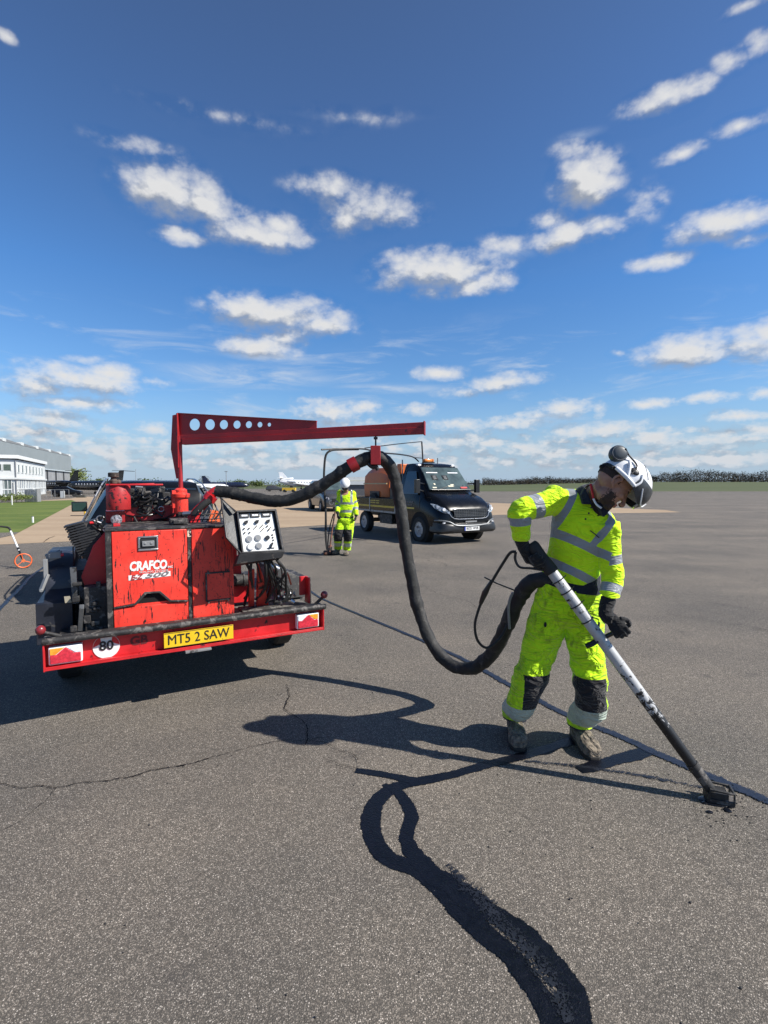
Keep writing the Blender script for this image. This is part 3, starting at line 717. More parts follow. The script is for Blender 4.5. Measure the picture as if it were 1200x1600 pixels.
b = MB(); b.torus(c0+ax*.13+up*.13+V((0, -.06, 0)), (0.3, 1, 0), .022, .005, 18, 6); b.cyl(c0+ax*.09+up*.13+V((0, -.1, 0)), c0+ax*.13+up*.10+V((0, -.1, 0)), .007, n=8); b.cyl(c0+ax*.10+up*-.03+V((0, -.1, 0)), c0+ax*.12+up*.0+V((0, -.1, 0)), .006, n=8); build_split(b, 'hose_clip', 'steel', rb)
b = MB(); b.cyl(c0+ax*.06+up*.12+V((0, -.09, 0)), c0+ax*.085+up*.115+V((0, -.09, 0)), .010); b.build('red_cap', 'red_clean', rb)
# left side: sheet metal wall of the tank, strut, battery tray
b = MB(); b.prism([(.20, .35, .98), (.30, .35, .63), (.36, .35, .60), (.36, .35, 1.30), (.28, .35, 1.20)], (0, .9, 0)); b.build('tank_wall', 'red_clean', tr, .004)
b = MB(); b.bar((.155, .32, 1.06), (.165, .32, .80), .04, .05, (0, 1, 0)); b.bar((.205, .24, .80), (.19, .20, .62), .030, .04, (0, 1, 0)); b.bar((.13, .5, .95), (.27, .45, .72), .05, .03, (0, 1, 0)); b.build('strut', mat('worn_strut', (.075, .08, .088), .55, dirt=(.02, .02, .02), dirt_amt=.5, bump=.5), tr, .003)
b = MB(); b.box(.22, .37, .22, 1.2, .60, .92); b.box(.10, .30, .62, 1.3, .60, .99)
for i in range(14): b.obox((rnd.uniform(.14, .34), .22+rnd.uniform(-.03, .05), rnd.uniform(.63, .98)), (rnd.uniform(.01, .03), 0, 0), (0, .02, 0), (0, 0, rnd.uniform(.008, .03)))
b.build('hydraulic_unit', 'black_rough', tr, .004)
b = MB(); b.prism([(.105, .24, .822), (.145, .24, .822), (.135, .24, .868), (.100, .24, .868)], (0, .004, 0)); b.build('brass_tag', mat('tan_tag', (.30, .27, .20), .6), tr)
# fenders with boxed rear ends, wheels
def fender(x0, x1, t0, mirror, lip):
    def q(x): return x
    b = MB()
    b.box(min(x0, x1), max(x0, x1), t0, t0+.55, .50, .79)
    sg = -1 if mirror else 1
    b.prism([(x0, t0, .79), (x1, t0, .79), (x1, t0+.02, .80), (x0, t0+.02, .80)], (0, .01, 0))
    n = 8; prof = [(t0+.012, .792), (t0+.16, .865), (t0+.18, 1.00), (t0+.26, 1.08), (t0+.42, 1.12), (t0+.75, 1.12), (t0+1.0, 1.04), (t0+1.15, .86), (t0+1.2, .60), (t0+.5, .60)]
    xi = x0+sg*.045
    pts = [(xi, p[0], p[1] if not mirror else min(p[1], lip)) for p in prof]
    b.prism(pts, (x1-xi, 0, 0))
    return b
nv = mat('navy_black_paint', (.020, .023, .034), .38, var=.3, dirt=(.07, .065, .06), dirt_amt=.36, bump=.3)
f1 = fender(-.088, .135, .42, False, 2).build('fender', nv, tr, .006)
b = MB(); b.box(-.045, -.018, .52, .56, .95, 1.10); b.bar((-.03, .60, 1.10), (.06, .60, 1.13), .05, .06); b.box(-.012, .065, .55, .63, 1.10, 1.150); b.bar((-.02, .53, .99), (-.06, .50, .88), .03, .02); b.cyl((-.058, .49, .88), (-.058, .48, .88), .013, n=10); b.build('fender_bracket', 'grey', f1, .003)
b = MB(); b.cyl((.063, .56, 1.125), (.082, .56, 1.125), .012, n=10); b.build('marker_lens', 'red_lamp', f1)
b = MB(); b.cyl((.13, .75, 1.10), (.13, .75, 1.16), .005, n=6); b.build('pin', 'black', f1)
f2 = fender(1.985, 1.80, .42, True, .80).build('fender', 'black_rough', tr, .006)
b = MB(); b.prism([(1.64, .36, .645), (1.90, .36, .645), (1.905, .36, .80), (1.80, .36, .86), (1.66, .36, .93)], (0, .05, 0)); b.build('guard_plate', mat('dusty_plate', (.055, .056, .058), .7, dirt=(.13, .125, .115), dirt_amt=.42), tr, .004)
b = MB(); b.box(1.800, 1.860, .20, .215, .70, .862); b.box(1.852, 1.866, .12, .22, .64, .862); b.build('red_flange', 'red_clean', tr, .002)
b = MB(); b.box(1.25, 1.86, .10, .60, .602, .625); b.box(1.30, 1.62, .12, .30, .626, .640); b.build('deck_plate', mat('dusty_deck', (.15, .14, .125), .8, dirt=(.04, .035, .03), dirt_amt=.5, bump=.5), tr, .002)
for sx in (-.02, 1.80):
    w_ = MB(); rr = .33; cx = sx
    w_.lathe([(rr-.10, 0), (rr-.02, .0), (rr, .02), (rr, .145), (rr-.02, .165), (rr-.10, .165)], (cx, 1.16, rr), (1, 0, 0), 36); wh = w_.build('wheel', 'rubber', tr)
    w_ = MB(); w_.lathe([(.05, .02), (.12, .02), (.20, .0), (.232, .02), (.232, .14), (.20, .16), (.06, .12)], (cx, 1.16, rr), (1, 0, 0), 28); w_.build('rim', 'grey', wh)
# control box on its post: lid swung to the left, white panel leaning back
TLc, TRc, BRc, BLc = V((1.221, -.05, 1.447)), V((1.523, -.05, 1.452)), V((1.556, -.14, 1.134)), V((1.238, -.14, 1.138))
nrm = ((TRc-TLc).cross(BLc-TLc)).normalized()
if nrm.y > 0: nrm = -nrm
back = -nrm*.11
cb = MB(); cb.prism([TLc, TRc, BRc, BLc], back*.98); 
def lerp4(u_, v_): return (TLc.lerp(TRc, u_)).lerp(BLc.lerp(BRc, u_), v_)
ctl = cb.build('control_box', 'black', tr, .003)
b = MB(); e = .045
def rim(a0, a1, c0_, c1_): b.prism([lerp4(a0, c0_), lerp4(a1, c0_), lerp4(a1, c1_), lerp4(a0, c1_)], nrm*.035)
rim(0, 1, 0, e); rim(0, 1, 1-e*.8, 1); rim(0, e*.9, e, 1-e*.8); rim(1-e*1.1, 1, e, 1-e*.8); b.build('box_rim', 'black', ctl, .002)
b = MB(); b.prism([BLc+nrm*.035+V((-.02, 0, -.002)), BRc+nrm*.035+V((.004, 0, -.002)), BRc+nrm*.03+V((-.02, 0, -.050)), BLc+nrm*.03+V((-.045, 0, -.078))], back*1.1); b.build('box_base', 'black', ctl, .003)
def pp(u_, v_, h=.0): return lerp4(e*.9+.012+u_*(1-e*2-.065), e+.02+v_*(1-e*1.8-.03)) + nrm*(.004+h)
b = MB(); b.prism([pp(0, 0), pp(1, 0), pp(1, 1), pp(0, 1)], nrm*.003)
pn = b.build('panel', mat('white_panel', (.70, .70, .68), .4, var=.05, dirt=(.35, .33, .3), dirt_amt=.28, dirt_scale=(30, 30, 30)), ctl)
pu = (TRc-TLc).normalized(); pv = (TLc-BLc).normalized()
for u_ in (.16, .47, .80):
    b = MB(); b.obox(pp(u_, .055, .008), pu*.034, nrm*.006, pv*.016); g_ = b.build('display', 'text_black', pn, .002)
    b = MB(); b.obox(pp(u_, .058, .0155), pu*.022, nrm*.001, pv*.006); b.build('display_window', 'clear_lens', g_)
    b = MB(); b.cyl(pp(u_+.02, .235, .004), pp(u_+.02, .235, .024), .015, .012, 16); b.obox(pp(u_+.02, .235, .024)+pu*.009+pv*.006, (pu*.8+pv*.6)*.008, nrm*.004, (pv*.8-pu*.6)*.004); b.build('knob', 'black_gloss', pn, .001)
b = MB()
for u_, v_ in ((.10, .40), (.24, .40), (.10, .51), (.24, .51), (.78, .36), (.80, .46), (.97, .46)): b.cyl(pp(u_, v_, .003), pp(u_, v_, .016), .006, n=10)
for u_, v_ in ((.40, .40), (.58, .38), (.58, .48), (.79, .46)): b.tube([pp(u_, v_, .003), pp(u_, v_, .014), pp(u_, v_, .034)+pu*.014+pv*.014], .0035, 7)
build_split(b, 'switch', 'black_gloss', pn)
for u_, v_, m_ in ((.20, .68, 'grey'), (.45, .66, 'grey'), (.20, .89, 'white'), (.44, .87, 'grey')):
    b = MB(); b.lathe([(.024, 0), (.026, .006), (.023, .012), (.0, .0125)], pp(u_, v_, .003), nrm, 24); gg = b.build('gauge', 'steel', pn)
    b = MB(); b.lathe([(.020, 0), (.020, .001)], pp(u_, v_, .0165), nrm, 20); b.build('gauge_face', m_, gg)
b = MB(); b.cyl(pp(.72, .67, .003), pp(.72, .67, .02), .017, n=16); 
for k in range(3): b.cyl(pp(.88, .60+.07*k, .003), pp(.88, .60+.07*k, .008), .007, n=8)
b.obox(pp(.80, .87, .014), (pu*.5+pv*.86)*.020, nrm*.010, (pv*.5-pu*.86)*.006); b.obox(pp(.77, .945, .006), pu*.028, nrm*.003, pv*.003); b.build('emergency_stop', 'black_gloss', pn)
for k, (u_, v_, s_) in enumerate(((.16, .12, 'TEMP'), (.47, .12, 'TEMP'), (.80, .12, 'TEMP'), (.18, .33, 'BURNER'), (.50, .33, 'MIXER'), (.84, .33, 'PUMP'), (.45, .76, 'HYD'), (.70, .76, 'STOP'))):
    pass
# open lid
b = MB(); L0, L1 = V((1.140, .085, 1.547)), V((1.127, -.16, 1.268))
lidpoly = [TLc+V((-.006, 0, .0)), L0, L1, BLc+V((-.006, 0, .01))]
b.prism(lidpoly, V((.006, .012, .0)))
ld = b.build('box_lid', mat('grey_black_lid', (.045, .047, .052), .45, dirt=(.02, .02, .02), dirt_amt=.5, bump=.3), ctl, .002)
b = MB(); b.tube([TLc+V((-.01, -.03, .005)), L0+V((0, -.02, 0)), L1+V((0, -.02, 0)), BLc+V((-.01, -.03, .01))], .008, 8); b.build('lid_flange', 'black', ld)
# post and cable bundle under it
b = MB(); b.prism([(1.452, .26, .61), (1.548, .26, .61), (1.43, -.03, .93), (1.38, -.08, 1.05)], (0, .06, 0)); b.prism([(1.50, .24, .61), (1.55, .24, .61), (1.512, .24, .74)], (0, .04, 0)); b.prism([(1.39, .28, .61), (1.43, .28, .61), (1.36, -.04, 1.0), (1.32, -.04, 1.0)], (0, .05, 0)); b.build('control_post', mat('post_red', (.62, .05, .035), .45, dirt=TAR, dirt_amt=.38), tr, .003)
b = MB()
for i in range(13):
    x0 = rnd.uniform(1.36, 1.60); x1 = x0+rnd.uniform(-.10, .14); y0 = rnd.uniform(.18, .34)
    b.tube([(x0-.08, y0-.34, 1.07), (x0-.05+rnd.uniform(-.03, .05), y0-.30, .97), ((x0+x1)/2, y0-.14, .82), (x1, y0, rnd.uniform(.63, .72))], rnd.uniform(.006, .012), 7, k=6)
for i in range(4):
    x0 = rnd.uniform(1.53, 1.60); b.tube([(x0, .25, rnd.uniform(.80, .92)), (x0+.07, .17, .86-rnd.uniform(0, .08)), (x0+.12, .15, .76), (x0+.08, .18, .67), (x0-.02, .22, .68)], rnd.uniform(.007, .011), 8, k=6)
b.build('cable_bundle', 'rubber', tr)
b = MB(); b.cyl((1.24, .30, .865), (1.40, .30, .855), .052, n=22); b.cyl((1.34, .30, .858), (1.355, .30, .858), .058, n=22); b.build('pump_drum', 'black_rough', tr, .003)
b = MB(); b.box(1.24, 1.42, .35, .5, .66, .80); b.box(1.24, 1.34, .33, .48, .90, 1.05); b.box(1.24, 1.30, .30, .34, .97, 1.16); b.build('pump_housing', 'red_clean', tr, .004)
b = MB()
for i in range(14):
    x0, z0 = rnd.uniform(1.60, 1.76), rnd.uniform(.66, .78); b.cyl((x0, .20, z0), (x0+rnd.uniform(-.03, .03), .17+rnd.uniform(-.02, .02), z0+rnd.uniform(-.02, .02)), rnd.uniform(.008, .017), n=8)
b.cyl((1.53, .22, .98), (1.62, .20, .94), .03, n=12)
build_split(b, 'pump_fitting', 'steel', tr)
b = MB(); b.cyl((1.66, .22, .885), (1.70, .20, .895), .014, n=10); b.cyl((1.70, .20, .89), (1.725, .2, .80), .008, n=8); b.build('lever', mat('orange_grip', (.6, .12, .05), .4), tr)
# reflective warning board, grille and red swivel elbow behind the lid
b = MB(); b.prism([(1.10, .50, 1.34), (1.22, .50, 1.33), (1.215, .50, 1.42), (1.13, .50, 1.44)], (0, .006, 0)); b.build('warning_board', mat('orange_board', (.85, .16, .06), .3, dirt=(.7, .6, .5), dirt_amt=.45, dirt_scale=(12, 12, 2)), tr)
b = MB(); 
for i in range(6): b.tube([(.98+.035*i, .42, 1.345), (1.03+.035*i, .46, 1.44)], .004, 6)
b.tube([(.95, .42, 1.36), (1.22, .42, 1.37)], .005, 6); b.tube([(.97, .44, 1.40), (1.24, .44, 1.41)], .005, 6); b.tube([(1.14, .40, 1.36), (1.20, .40, 1.44), (1.20, .42, 1.54), (1.14, .45, 1.58)], .007, 8, k=5)
b.build('wire_guard', 'black', tr)
b = MB(); b.tube([(.985, .58, 1.34), (1.03, .56, 1.42), (1.10, .54, 1.50), (1.155, .52, 1.575), (1.20, .50, 1.60)], [.045, .040, .036, .040, .044], 16, k=4); b.box(.975, 1.05, .52, .60, 1.336, 1.40); b.cyl((1.12, .53, 1.52), (1.15, .52, 1.56), .055); sw = b.build('swivel_arm', 'red_clean', tr)
b = MB(); b.tube([(1.0, .52, 1.40), (1.06, .50, 1.47), (1.13, .49, 1.52)], .028, 12, k=3); b.build('swivel_wrap', 'rubber', sw)
b = MB(); b.cyl((1.17, .505, 1.585), (1.225, .49, 1.598), .03, n=14); b.cyl((.93, .60, 1.405), (.99, .56, 1.41), .022, n=12); build_split(b, 'swivel_coupling', 'steel', sw)
# swinging jib
MS, MT = .925, .70
b = MB(); b.lathe([(.058, 0), (.058, .13), (.075, .135), (.078, .165), (.052, .175), (.052, .20), (.03, .215)], (MS, MT, 1.405), n=20); b.box(MS-.072, MS+.02, MT-.03, MT+.06, 1.45, 1.60); bs_ = b.build('mast_base', 'red', tr, .002)
b = MB(); b.cyl((MS, MT, 1.335), (MS, MT, 1.41), .045, n=14); b.box(MS-.03, MS+.03, MT-.07, MT-.04, 1.36, 1.42); b.build('mast_foot', mat('rusty_foot', (.16, .05, .035), .6, dirt=TAR, dirt_amt=.5), bs_)
JE = tl((.307, 3.75, 0)); JE.z = 0
J0 = V((MS, MT, 0)); jd = (JE-J0); JL = jd.length; jd.normalize(); jn = V((-jd.y, jd.x, 0))
if jn.y > 0: jn = -jn
b = MB(); b.cyl((MS, MT, 1.60), (MS, MT, 2.06), .019, n=14); mast = b.build('mast', 'jib_red', tr)
def jp(k, z, h=0): return J0 + jd*k + jn*h + V((0, 0, z))
b = MB(); b.prism([jp(-.062, 2.235, .004), jp(-.008, 2.245, .004), jp(-.008, 1.70, .004), jp(-.040, 1.70, .004), jp(-.085, 1.95, .004)], -jn*.008)
b.obox(jp(-.003, 2.02, 0), jd*.005, jn*.03, V((0, 0, .228))); b.build('mast_gusset', 'jib_red', mast, .001)
def zB(k): return 1.985 + .045*k/JL
b = MB()
b.prism([jp(.035, zB(0), .022), jp(JL, zB(JL), .022), jp(JL, zB(JL)+.051, .022), jp(.035, zB(0)+.045, .022)], -jn*.044)
b.prism([jp(.0, zB(0)+.0455, .013), jp(JL, zB(JL)+.0515, .013), jp(JL, zB(JL)+.090, .013), jp(.0, zB(0)+.077, .013)], -jn*.026)
b.prism([jp(JL-.006, zB(JL)-.008, .03), jp(JL+.004, zB(JL)-.008, .03), jp(JL+.004, zB(JL)+.096, .03), jp(JL-.006, zB(JL)+.096, .03)], -jn*.06)
jb = b.build('jib_beam', 'jib_red', tr, .002)
# holed web plate: cells around each hole
def kpx(px):   # distance along the beam that sits on this column of the photograph
    lo, hi = 0, JL
    for _ in range(40):
        mid = (lo+hi)/2; p = TRM @ jp(mid, 2.1); q = p - V((0, 0, CAM_H)); x = 600+F_PX*q.x/(q.y*math.cos(PITCH)-q.z*math.sin(PITCH))
        if x < px: lo = mid
        else: hi = mid
    return lo
KE = kpx(495)
def zt(k): return 2.247 - (2.247-2.147)*k/KE
def zb_(k): return zB(k) + .072 + .012*k/JL
holes = [(kpx(x), r) for x, r in ((304.5, .049), (328.5, .0445), (350, .038), (370.5, .033), (389, .028), (406.3, .022), (421, .0155))]
ends = [0.0] + [(holes[i][0]+holes[i+1][0])/2 for i in range(6)] + [holes[6][0]+.05]
b = MB(); HH = .006
for i, (hc, hr) in enumerate(holes):
    k0, k1 = ends[i], ends[i+1]; zc = (zt(hc)+zb_(hc))/2 + .004
    corners = [(k0, zb_(k0)), (k1, zb_(k1)), (k1, zt(k1)), (k0, zt(k0))]
    angs = sorted(set([2*math.pi*j/28 for j in range(28)] + [math.atan2(cz-zc, ck-hc) % (2*math.pi) for ck, cz in corners]))
    inner, outer = [], []
    for a in angs:
        dx, dz = math.cos(a), math.sin(a); best = 9
        for q in range(4):
            (ax_, az_), (bx_, bz_) = corners[q], corners[(q+1) % 4]; ex, ez = bx_-ax_, bz_-az_; den = dx*ez-dz*ex
            if abs(den) < 1e-9: continue
            tt = ((ax_-hc)*ez-(az_-zc)*ex)/den; ss = ((ax_-hc)*dz-(az_-zc)*dx)/den
            if tt > 1e-6 and -1e-6 <= ss <= 1+1e-6: best = min(best, tt)
        inner.append((hc+dx*hr, zc+dz*hr)); outer.append((hc+dx*best, zc+dz*best))
    n = len(angs); o = len(b.v)
    for h in (HH/2, -HH/2):
        for k, z in inner: b.v.append(jp(k, z, h))
        for k, z in outer: b.v.append(jp(k, z, h))
    for j in range(n):
        a, c = o+j, o+(j+1) % n
        b.f += [(a, c, c+n, a+n), (a+2*n, a+3*n, c+3*n, c+2*n), (a, a+2*n, c+2*n, c)]
        if angs[j] < math.pi: b.f.append((a+n, c+n, c+3*n, a+3*n))
b.prism([jp(ends[7], zb_(ends[7]), HH/2), jp(KE, zb_(KE), HH/2), jp(KE, zt(KE), HH/2), jp(ends[7], zt(ends[7]), HH/2)], -jn*HH)
b.prism([jp(-.005, zt(0)+.001, .016), jp(KE, zt(KE)+.001, .016), jp(KE, zt(KE)+.006, .016), jp(-.005, zt(0)+.006, .016)], -jn*.032)
b.build('jib_web', 'jib_red', jb, 0, smooth=20)
kh = kpx(587)
b = MB(); b.cyl(jp(kh, 1.93), jp(kh, 2.03), .0065, n=10); b.cyl(jp(kh, 1.998), jp(kh, 2.016), .016, n=10); hg = b.build('hanger_rod', 'black', jb)
hp = TRM @ jp(kh, 0)
b = MB(); b.box(-.038, .038, -.088, .07, 1.800, 1.944); b.xform(TRI @ Matrix.Translation((hp.x, hp.y, 0)) @ Matrix.Rotation(.0, 4, 'Z')); b.build('hanger_saddle', 'jib_red', hg, .004)

# ---------------------------------------------------------------- hose from the trailer to the worker
hy = hp.y
HOSE = [(338,767,3.93),(362,770,3.92),(400,779,3.90),(440,783,3.88),(480,771,3.85),(520,747,3.82),(552,726,3.80),(587,713,hy),(612,733,hy+.03),(624,785,hy+.07),(635,860,hy+.07),(650,938,hy+.03),(672,1000,hy-.05),(702,1037,hy-.16),(737,1044,hy-.30),(768,1022,hy-.43),(792,978,3.20),(811,934,3.08),(832,909,2.99),(866,906,2.90)]
hpts = catmull([P(*q) for q in HOSE], 12)
b = MB(); b.tube(hpts, .05, 20); 
for i, p in enumerate(b.v):
    ring = i//20; c = hpts[min(ring, len(hpts)-1)]; d = (p-c); w_ = noise.noise(V((ring*.16, (i % 20)*.6, 0)))*.006 + noise.noise(p*13)*.006 - .006*max(0, 1-abs(noise.noise(V((ring*.11, 3, 0))))*7)*abs(noise.noise(V((ring*.3, (i % 20)*.9, 4))))*2 + (.004 if noise.noise(V((ring*.5, 7, 0))) > .28 else 0)
    b.v[i] = c + d.normalized()*(.0475+w_)
hs = b.build('delivery_hose', mat('hose_canvas', (.013, .013, .013), .7, var=.5, scale=12, bump=.9, bscale=60, dirt=(.07, .066, .06), dirt_amt=.37, dirt_scale=(13, 13, 13), dirt_edge=.12), None, smooth=80)
tag(hs, 'thick black canvas wrapped hose hanging from the red jib and looping down to the worker', 'hose')
def sleeve(i0, i1, name, m, r=.062):
    b = MB(); b.tube(hpts[i0:i1], r, 20); return b.build(name, m, hs, smooth=80)
sleeve(70, 75, 'red_clamp', 'jib_red', .057)
b = MB(); c = hpts[80]; b.tube([c+V((0, -.02, -.05)), c+V((.03, -.03, -.075)), c+V((.055, -.03, -.07)), c+V((.07, -.03, -.10))], [.018, .017, .018, .013], 12, k=3); b.build('clamp_handle', 'black', hs)
b = MB(); b.tube([P(801, 926, 3.02), P(795, 945, 3.05), P(796, 982, 3.12)], .0085, 10, k=5); b.build('grey_strap', 'grey', hs)
# thin control cable
cb_ = [(806,862,2.80),(797,864,2.82),(786,880,2.88),(772,903,2.93),(757,930,2.98),(746,958,3.02),(742,980,3.05),(747,1002,3.08),(762,1012,3.1),(782,996,3.12),(793,975,3.13)]
b = MB(); b.tube([P(*q) for q in cb_], .0085, 10, k=8); cc = b.build('control_cable', 'rubber', None, smooth=80); tag(cc, 'thin black control cable curling from the worker\'s grip back to the thick hose', 'cable')
b = MB(); b.tube([P(768,908,2.945), P(758,926,2.975), P(751,943,3.0)], [.010, .019, .012], 12, k=4); b.build('plug', 'black_gloss', cc)
b = MB(); b.tube([P(757,902,2.93), P(775,911,2.95), P(803,922,3.0)], .0045, 8); b.build('cable_tie', 'black_gloss', cc)

# ================================================================ PEOPLE
def cloth_mat(name, col, dirt=(.06, .07, .03), amt=.30, dscale=(9, 9, 9), fold=.35, rough=.75):
    m, t, bs = new_mat(name)
    tc = t.n('ShaderNodeTexCoord').outputs['Object']
    n = t.noise(tc, 5, 5, .6)
    c = t.mix(t.smooth(n, .3, .7), tuple(x*.88 for x in col), tuple(min(1, x*1.08) for x in col))
    mp = t.n('ShaderNodeMapping'); t.put(mp.inputs[0], tc); mp.inputs['Scale'].default_value = dscale
    k = t.noise(mp.outputs[0], 1.0, 9, .72, .3)
    c = t.mix(t.smooth(k, 1-amt-.10, 1-amt+.14, 0, .75), c, dirt)
    t.put(bs.inputs['Base Color'], c); bs.inputs['Roughness'].default_value = rough; bs.inputs['Specular IOR Level'].default_value = .2
    bs.inputs['Sheen Weight'].default_value = .15
    b1 = t.n('ShaderNodeBump'); b1.inputs['Strength'].default_value = fold; b1.inputs['Distance'].default_value = .02
    mp2 = t.n('ShaderNodeMapping'); t.put(mp2.inputs[0], tc); mp2.inputs['Scale'].default_value = (6, 6, 13); mp2.inputs['Rotation'].default_value = (.2, .5, 0)
    rg_ = t.math('SUBTRACT', 1.0, t.math('ABSOLUTE', t.math('MULTIPLY_ADD', t.noise(mp2.outputs[0], 1.0, 3, .55, 1.3), 2.6, -1.3)), clamp=True)
    h = t.math('ADD', t.math('POWER', rg_, 3.0), t.math('MULTIPLY', t.noise(tc, 260, 2, .5), .05))
    t.put(b1.inputs['Height'], h); t.put(bs.inputs['Normal'], b1.outputs[0])
    return m
M['hivis'] = cloth_mat('hi_vis_shirt', (.60, .95, .010), amt=.22, fold=.6)
M['hivis_dirty'] = cloth_mat('hi_vis_trousers', (.55, .90, .010), dirt=(.11, .16, .015), amt=.40, dscale=(14, 14, 8), fold=.8)
M['reflect'] = cloth_mat('reflective_tape', (.27, .29, .31), amt=.25, rough=.4)
M['reflect_pale'] = cloth_mat('pale_reflective_tape', (.42, .50, .42), amt=.35, rough=.5, fold=.6)
M['navy'] = cloth_mat('navy_cloth', (.012, .016, .030), amt=.2)
M['pad'] = cloth_mat('black_knee_pad', (.012, .012, .015), dirt=(.11, .10, .10), amt=.36, dscale=(16, 16, 10), fold=.8, rough=.55)
M['glove'] = cloth_mat('black_glove', (.014, .014, .015), dirt=(.09, .09, .085), amt=.36, dscale=(30, 30, 30), fold=.5)
M['boot'] = cloth_mat('dusty_boot', (.25, .205, .15), dirt=(.02, .017, .015), amt=.53, dscale=(26, 26, 26), fold=1.0)
M['sole'] = mat('boot_sole', (.02, .018, .016), .8, bump=.5)
M['belt'] = cloth_mat('black_belt', (.012, .012, .013), amt=.3)
def skin_mat():
    m, t, bs = new_mat('skin')
    tc = t.n('ShaderNodeTexCoord').outputs['Object']
    n = t.noise(tc, 30, 4, .6)
    t.put(bs.inputs['Base Color'], t.mix(t.smooth(n, .3, .7), (.31, .155, .10), (.39, .205, .135))); bs.inputs['Roughness'].default_value = .5
    bs.inputs['Subsurface Weight'].default_value = .08; bs.inputs['Subsurface Radius'].default_value = (.01, .004, .002)
    return m
M['skin'] = skin_mat()
M['hair'] = mat('dark_hair', (.045, .026, .018), .8, var=.4, scale=60, bump=1, bscale=250)
M['lips'] = mat('lips', (.33, .12, .09), .5)
M['helmet'] = mat('white_helmet', (.74, .75, .76), .32, var=.05, dirt=(.35, .33, .30), dirt_amt=.34, dirt_scale=(24, 24, 24))
M['helmet_dark'] = mat('grey_helmet_visor', (.045, .05, .055), .35, var=.3, scale=30, dirt=(.12, .12, .12), dirt_amt=.36, dirt_scale=(24, 24, 24))

def hand_shapes(mb, c, d, n, k=1.0, curls=(48, 72, 50), thumb=1, grip_r=None):
    """palm centred on c, fingers leaving along d, palm looking along n; k scales thickness"""
    d = V(d).normalized(); n = V(n); n = (n - d*n.dot(d)).normalized(); s = d.cross(n) * thumb
    mb.ball(c, s*.043*min(k, 1.08), d*.050, n*.0165*k, 14, 10)
    mb.ball(c - d*.045, s*.030, d*.034, n*.019*k, 12, 8)
    for off, L, sp, ex in ((-.032, .074, -6, 0), (-.011, .083, -2, 3), (.011, .078, 2, 6), (.032, .062, 7, 10)):
        root = c + s*off + d*(.040 - abs(off)*.25)
        dd = (d*math.cos(R(sp)) + s*math.sin(R(sp))).normalized(); p = root; pts = [root - d*.012, root]
        a = 0
        for seg, cu in zip((.44, .31, .25), curls):
            a += R(cu + ex*.6)
            p = p + (dd*math.cos(a) + n*math.sin(a))*L*seg; pts.append(p)
        mb.tube(catmull(pts, 3), [.0105*k, .0108*k, .0098*k, .009*k, .0078*k], 9)
    t0 = c - s*.032 - d*.022; t1 = t0 + (-s*.65 + d*.45 + n*.45).normalized()*.034; t2 = t1 + (-s*.1 + d*.62 + n*.80).normalized()*.030; t3 = t2 + (s*.35 + d*.45 + n*.75).normalized()*.026
    mb.tube(catmull([t0, t1, t2, t3], 3), [.014*k, .0125*k, .011*k, .009*k], 9)

def ell(c, ax, ay, n=20, e=2.0, ph=0.0):
    out = []
    for j in range(n):
        a = 2*math.pi*j/n + ph; ca, sa = math.cos(a), math.sin(a)
        out.append(V(c) + V(ax)*math.copysign(abs(ca)**(2/e), ca) + V(ay)*math.copysign(abs(sa)**(2/e), sa))
    return out

def head_shapes(mb, o, F, U, S, k=1.0):
    def q(f, u, s=0.0): return o + F*f*k + U*u*k + S*s*k
    def bl(f, u, s, rf, ru, rs, n=20, m=14): mb.ball(q(f, u, s), F*rf*k, S*rs*k, U*ru*k, n, m)
    bl(-.004, .040, 0, .098, .096, .078, 28, 20)
    bl(.040, -.012, 0, .056, .078, .062, 24, 16)
    bl(.030, -.060, 0, .060, .052, .056, 24, 16)
    bl(.070, -.098, 0, .026, .020, .028)                    # chin
    bl(.082, -.072, 0, .016, .018, .027)                    # mouth mass
    bl(.0965, -.066, 0, .007, .0055, .020, 12, 8); bl(.0955, -.078, 0, .008, .0065, .017, 12, 8)   # lips
    bl(.082, .026, 0, .015, .012, .050)                     # brow
    for sgn in (-1, 1):
        bl(.070, -.022, .036*sgn, .022, .020, .020, 14, 10)  # cheek
        bl(.0795, .006, .030*sgn, .0125, .0105, .0145, 14, 10)  # closed lid
        bl(.108, -.045, .011*sgn, .009, .008, .008, 10, 8)   # nostril wing
        # ear: rim, lobe and bowl
        mb.tube([q(.012, -.032, .078*sgn), q(-.014, -.018, .088*sgn), q(-.024, .006, .094*sgn), (q(-.015, .028, .095*sgn)), q(.006, .033, .090*sgn), q(.016, .016, .082*sgn)], .0068*k, 8, k=4)
        bl(-.002, .002, .079*sgn, .015, .026, .006, 12, 8); bl(.006, -.028, .076*sgn, .008, .009, .006, 10, 8)
    mb.tube([q(.088, .014), q(.100, -.008), q(.114, -.030), q(.118, -.042), q(.106, -.051)], [.010*k, .011*k, .0125*k, .013*k, .009*k], 12, k=4)

def seg_t(p, a, b_):
    ab = b_-a; t = max(0, min(1, (p-a).dot(ab)/ab.length_squared)); return t, (p-(a+ab*t)).length

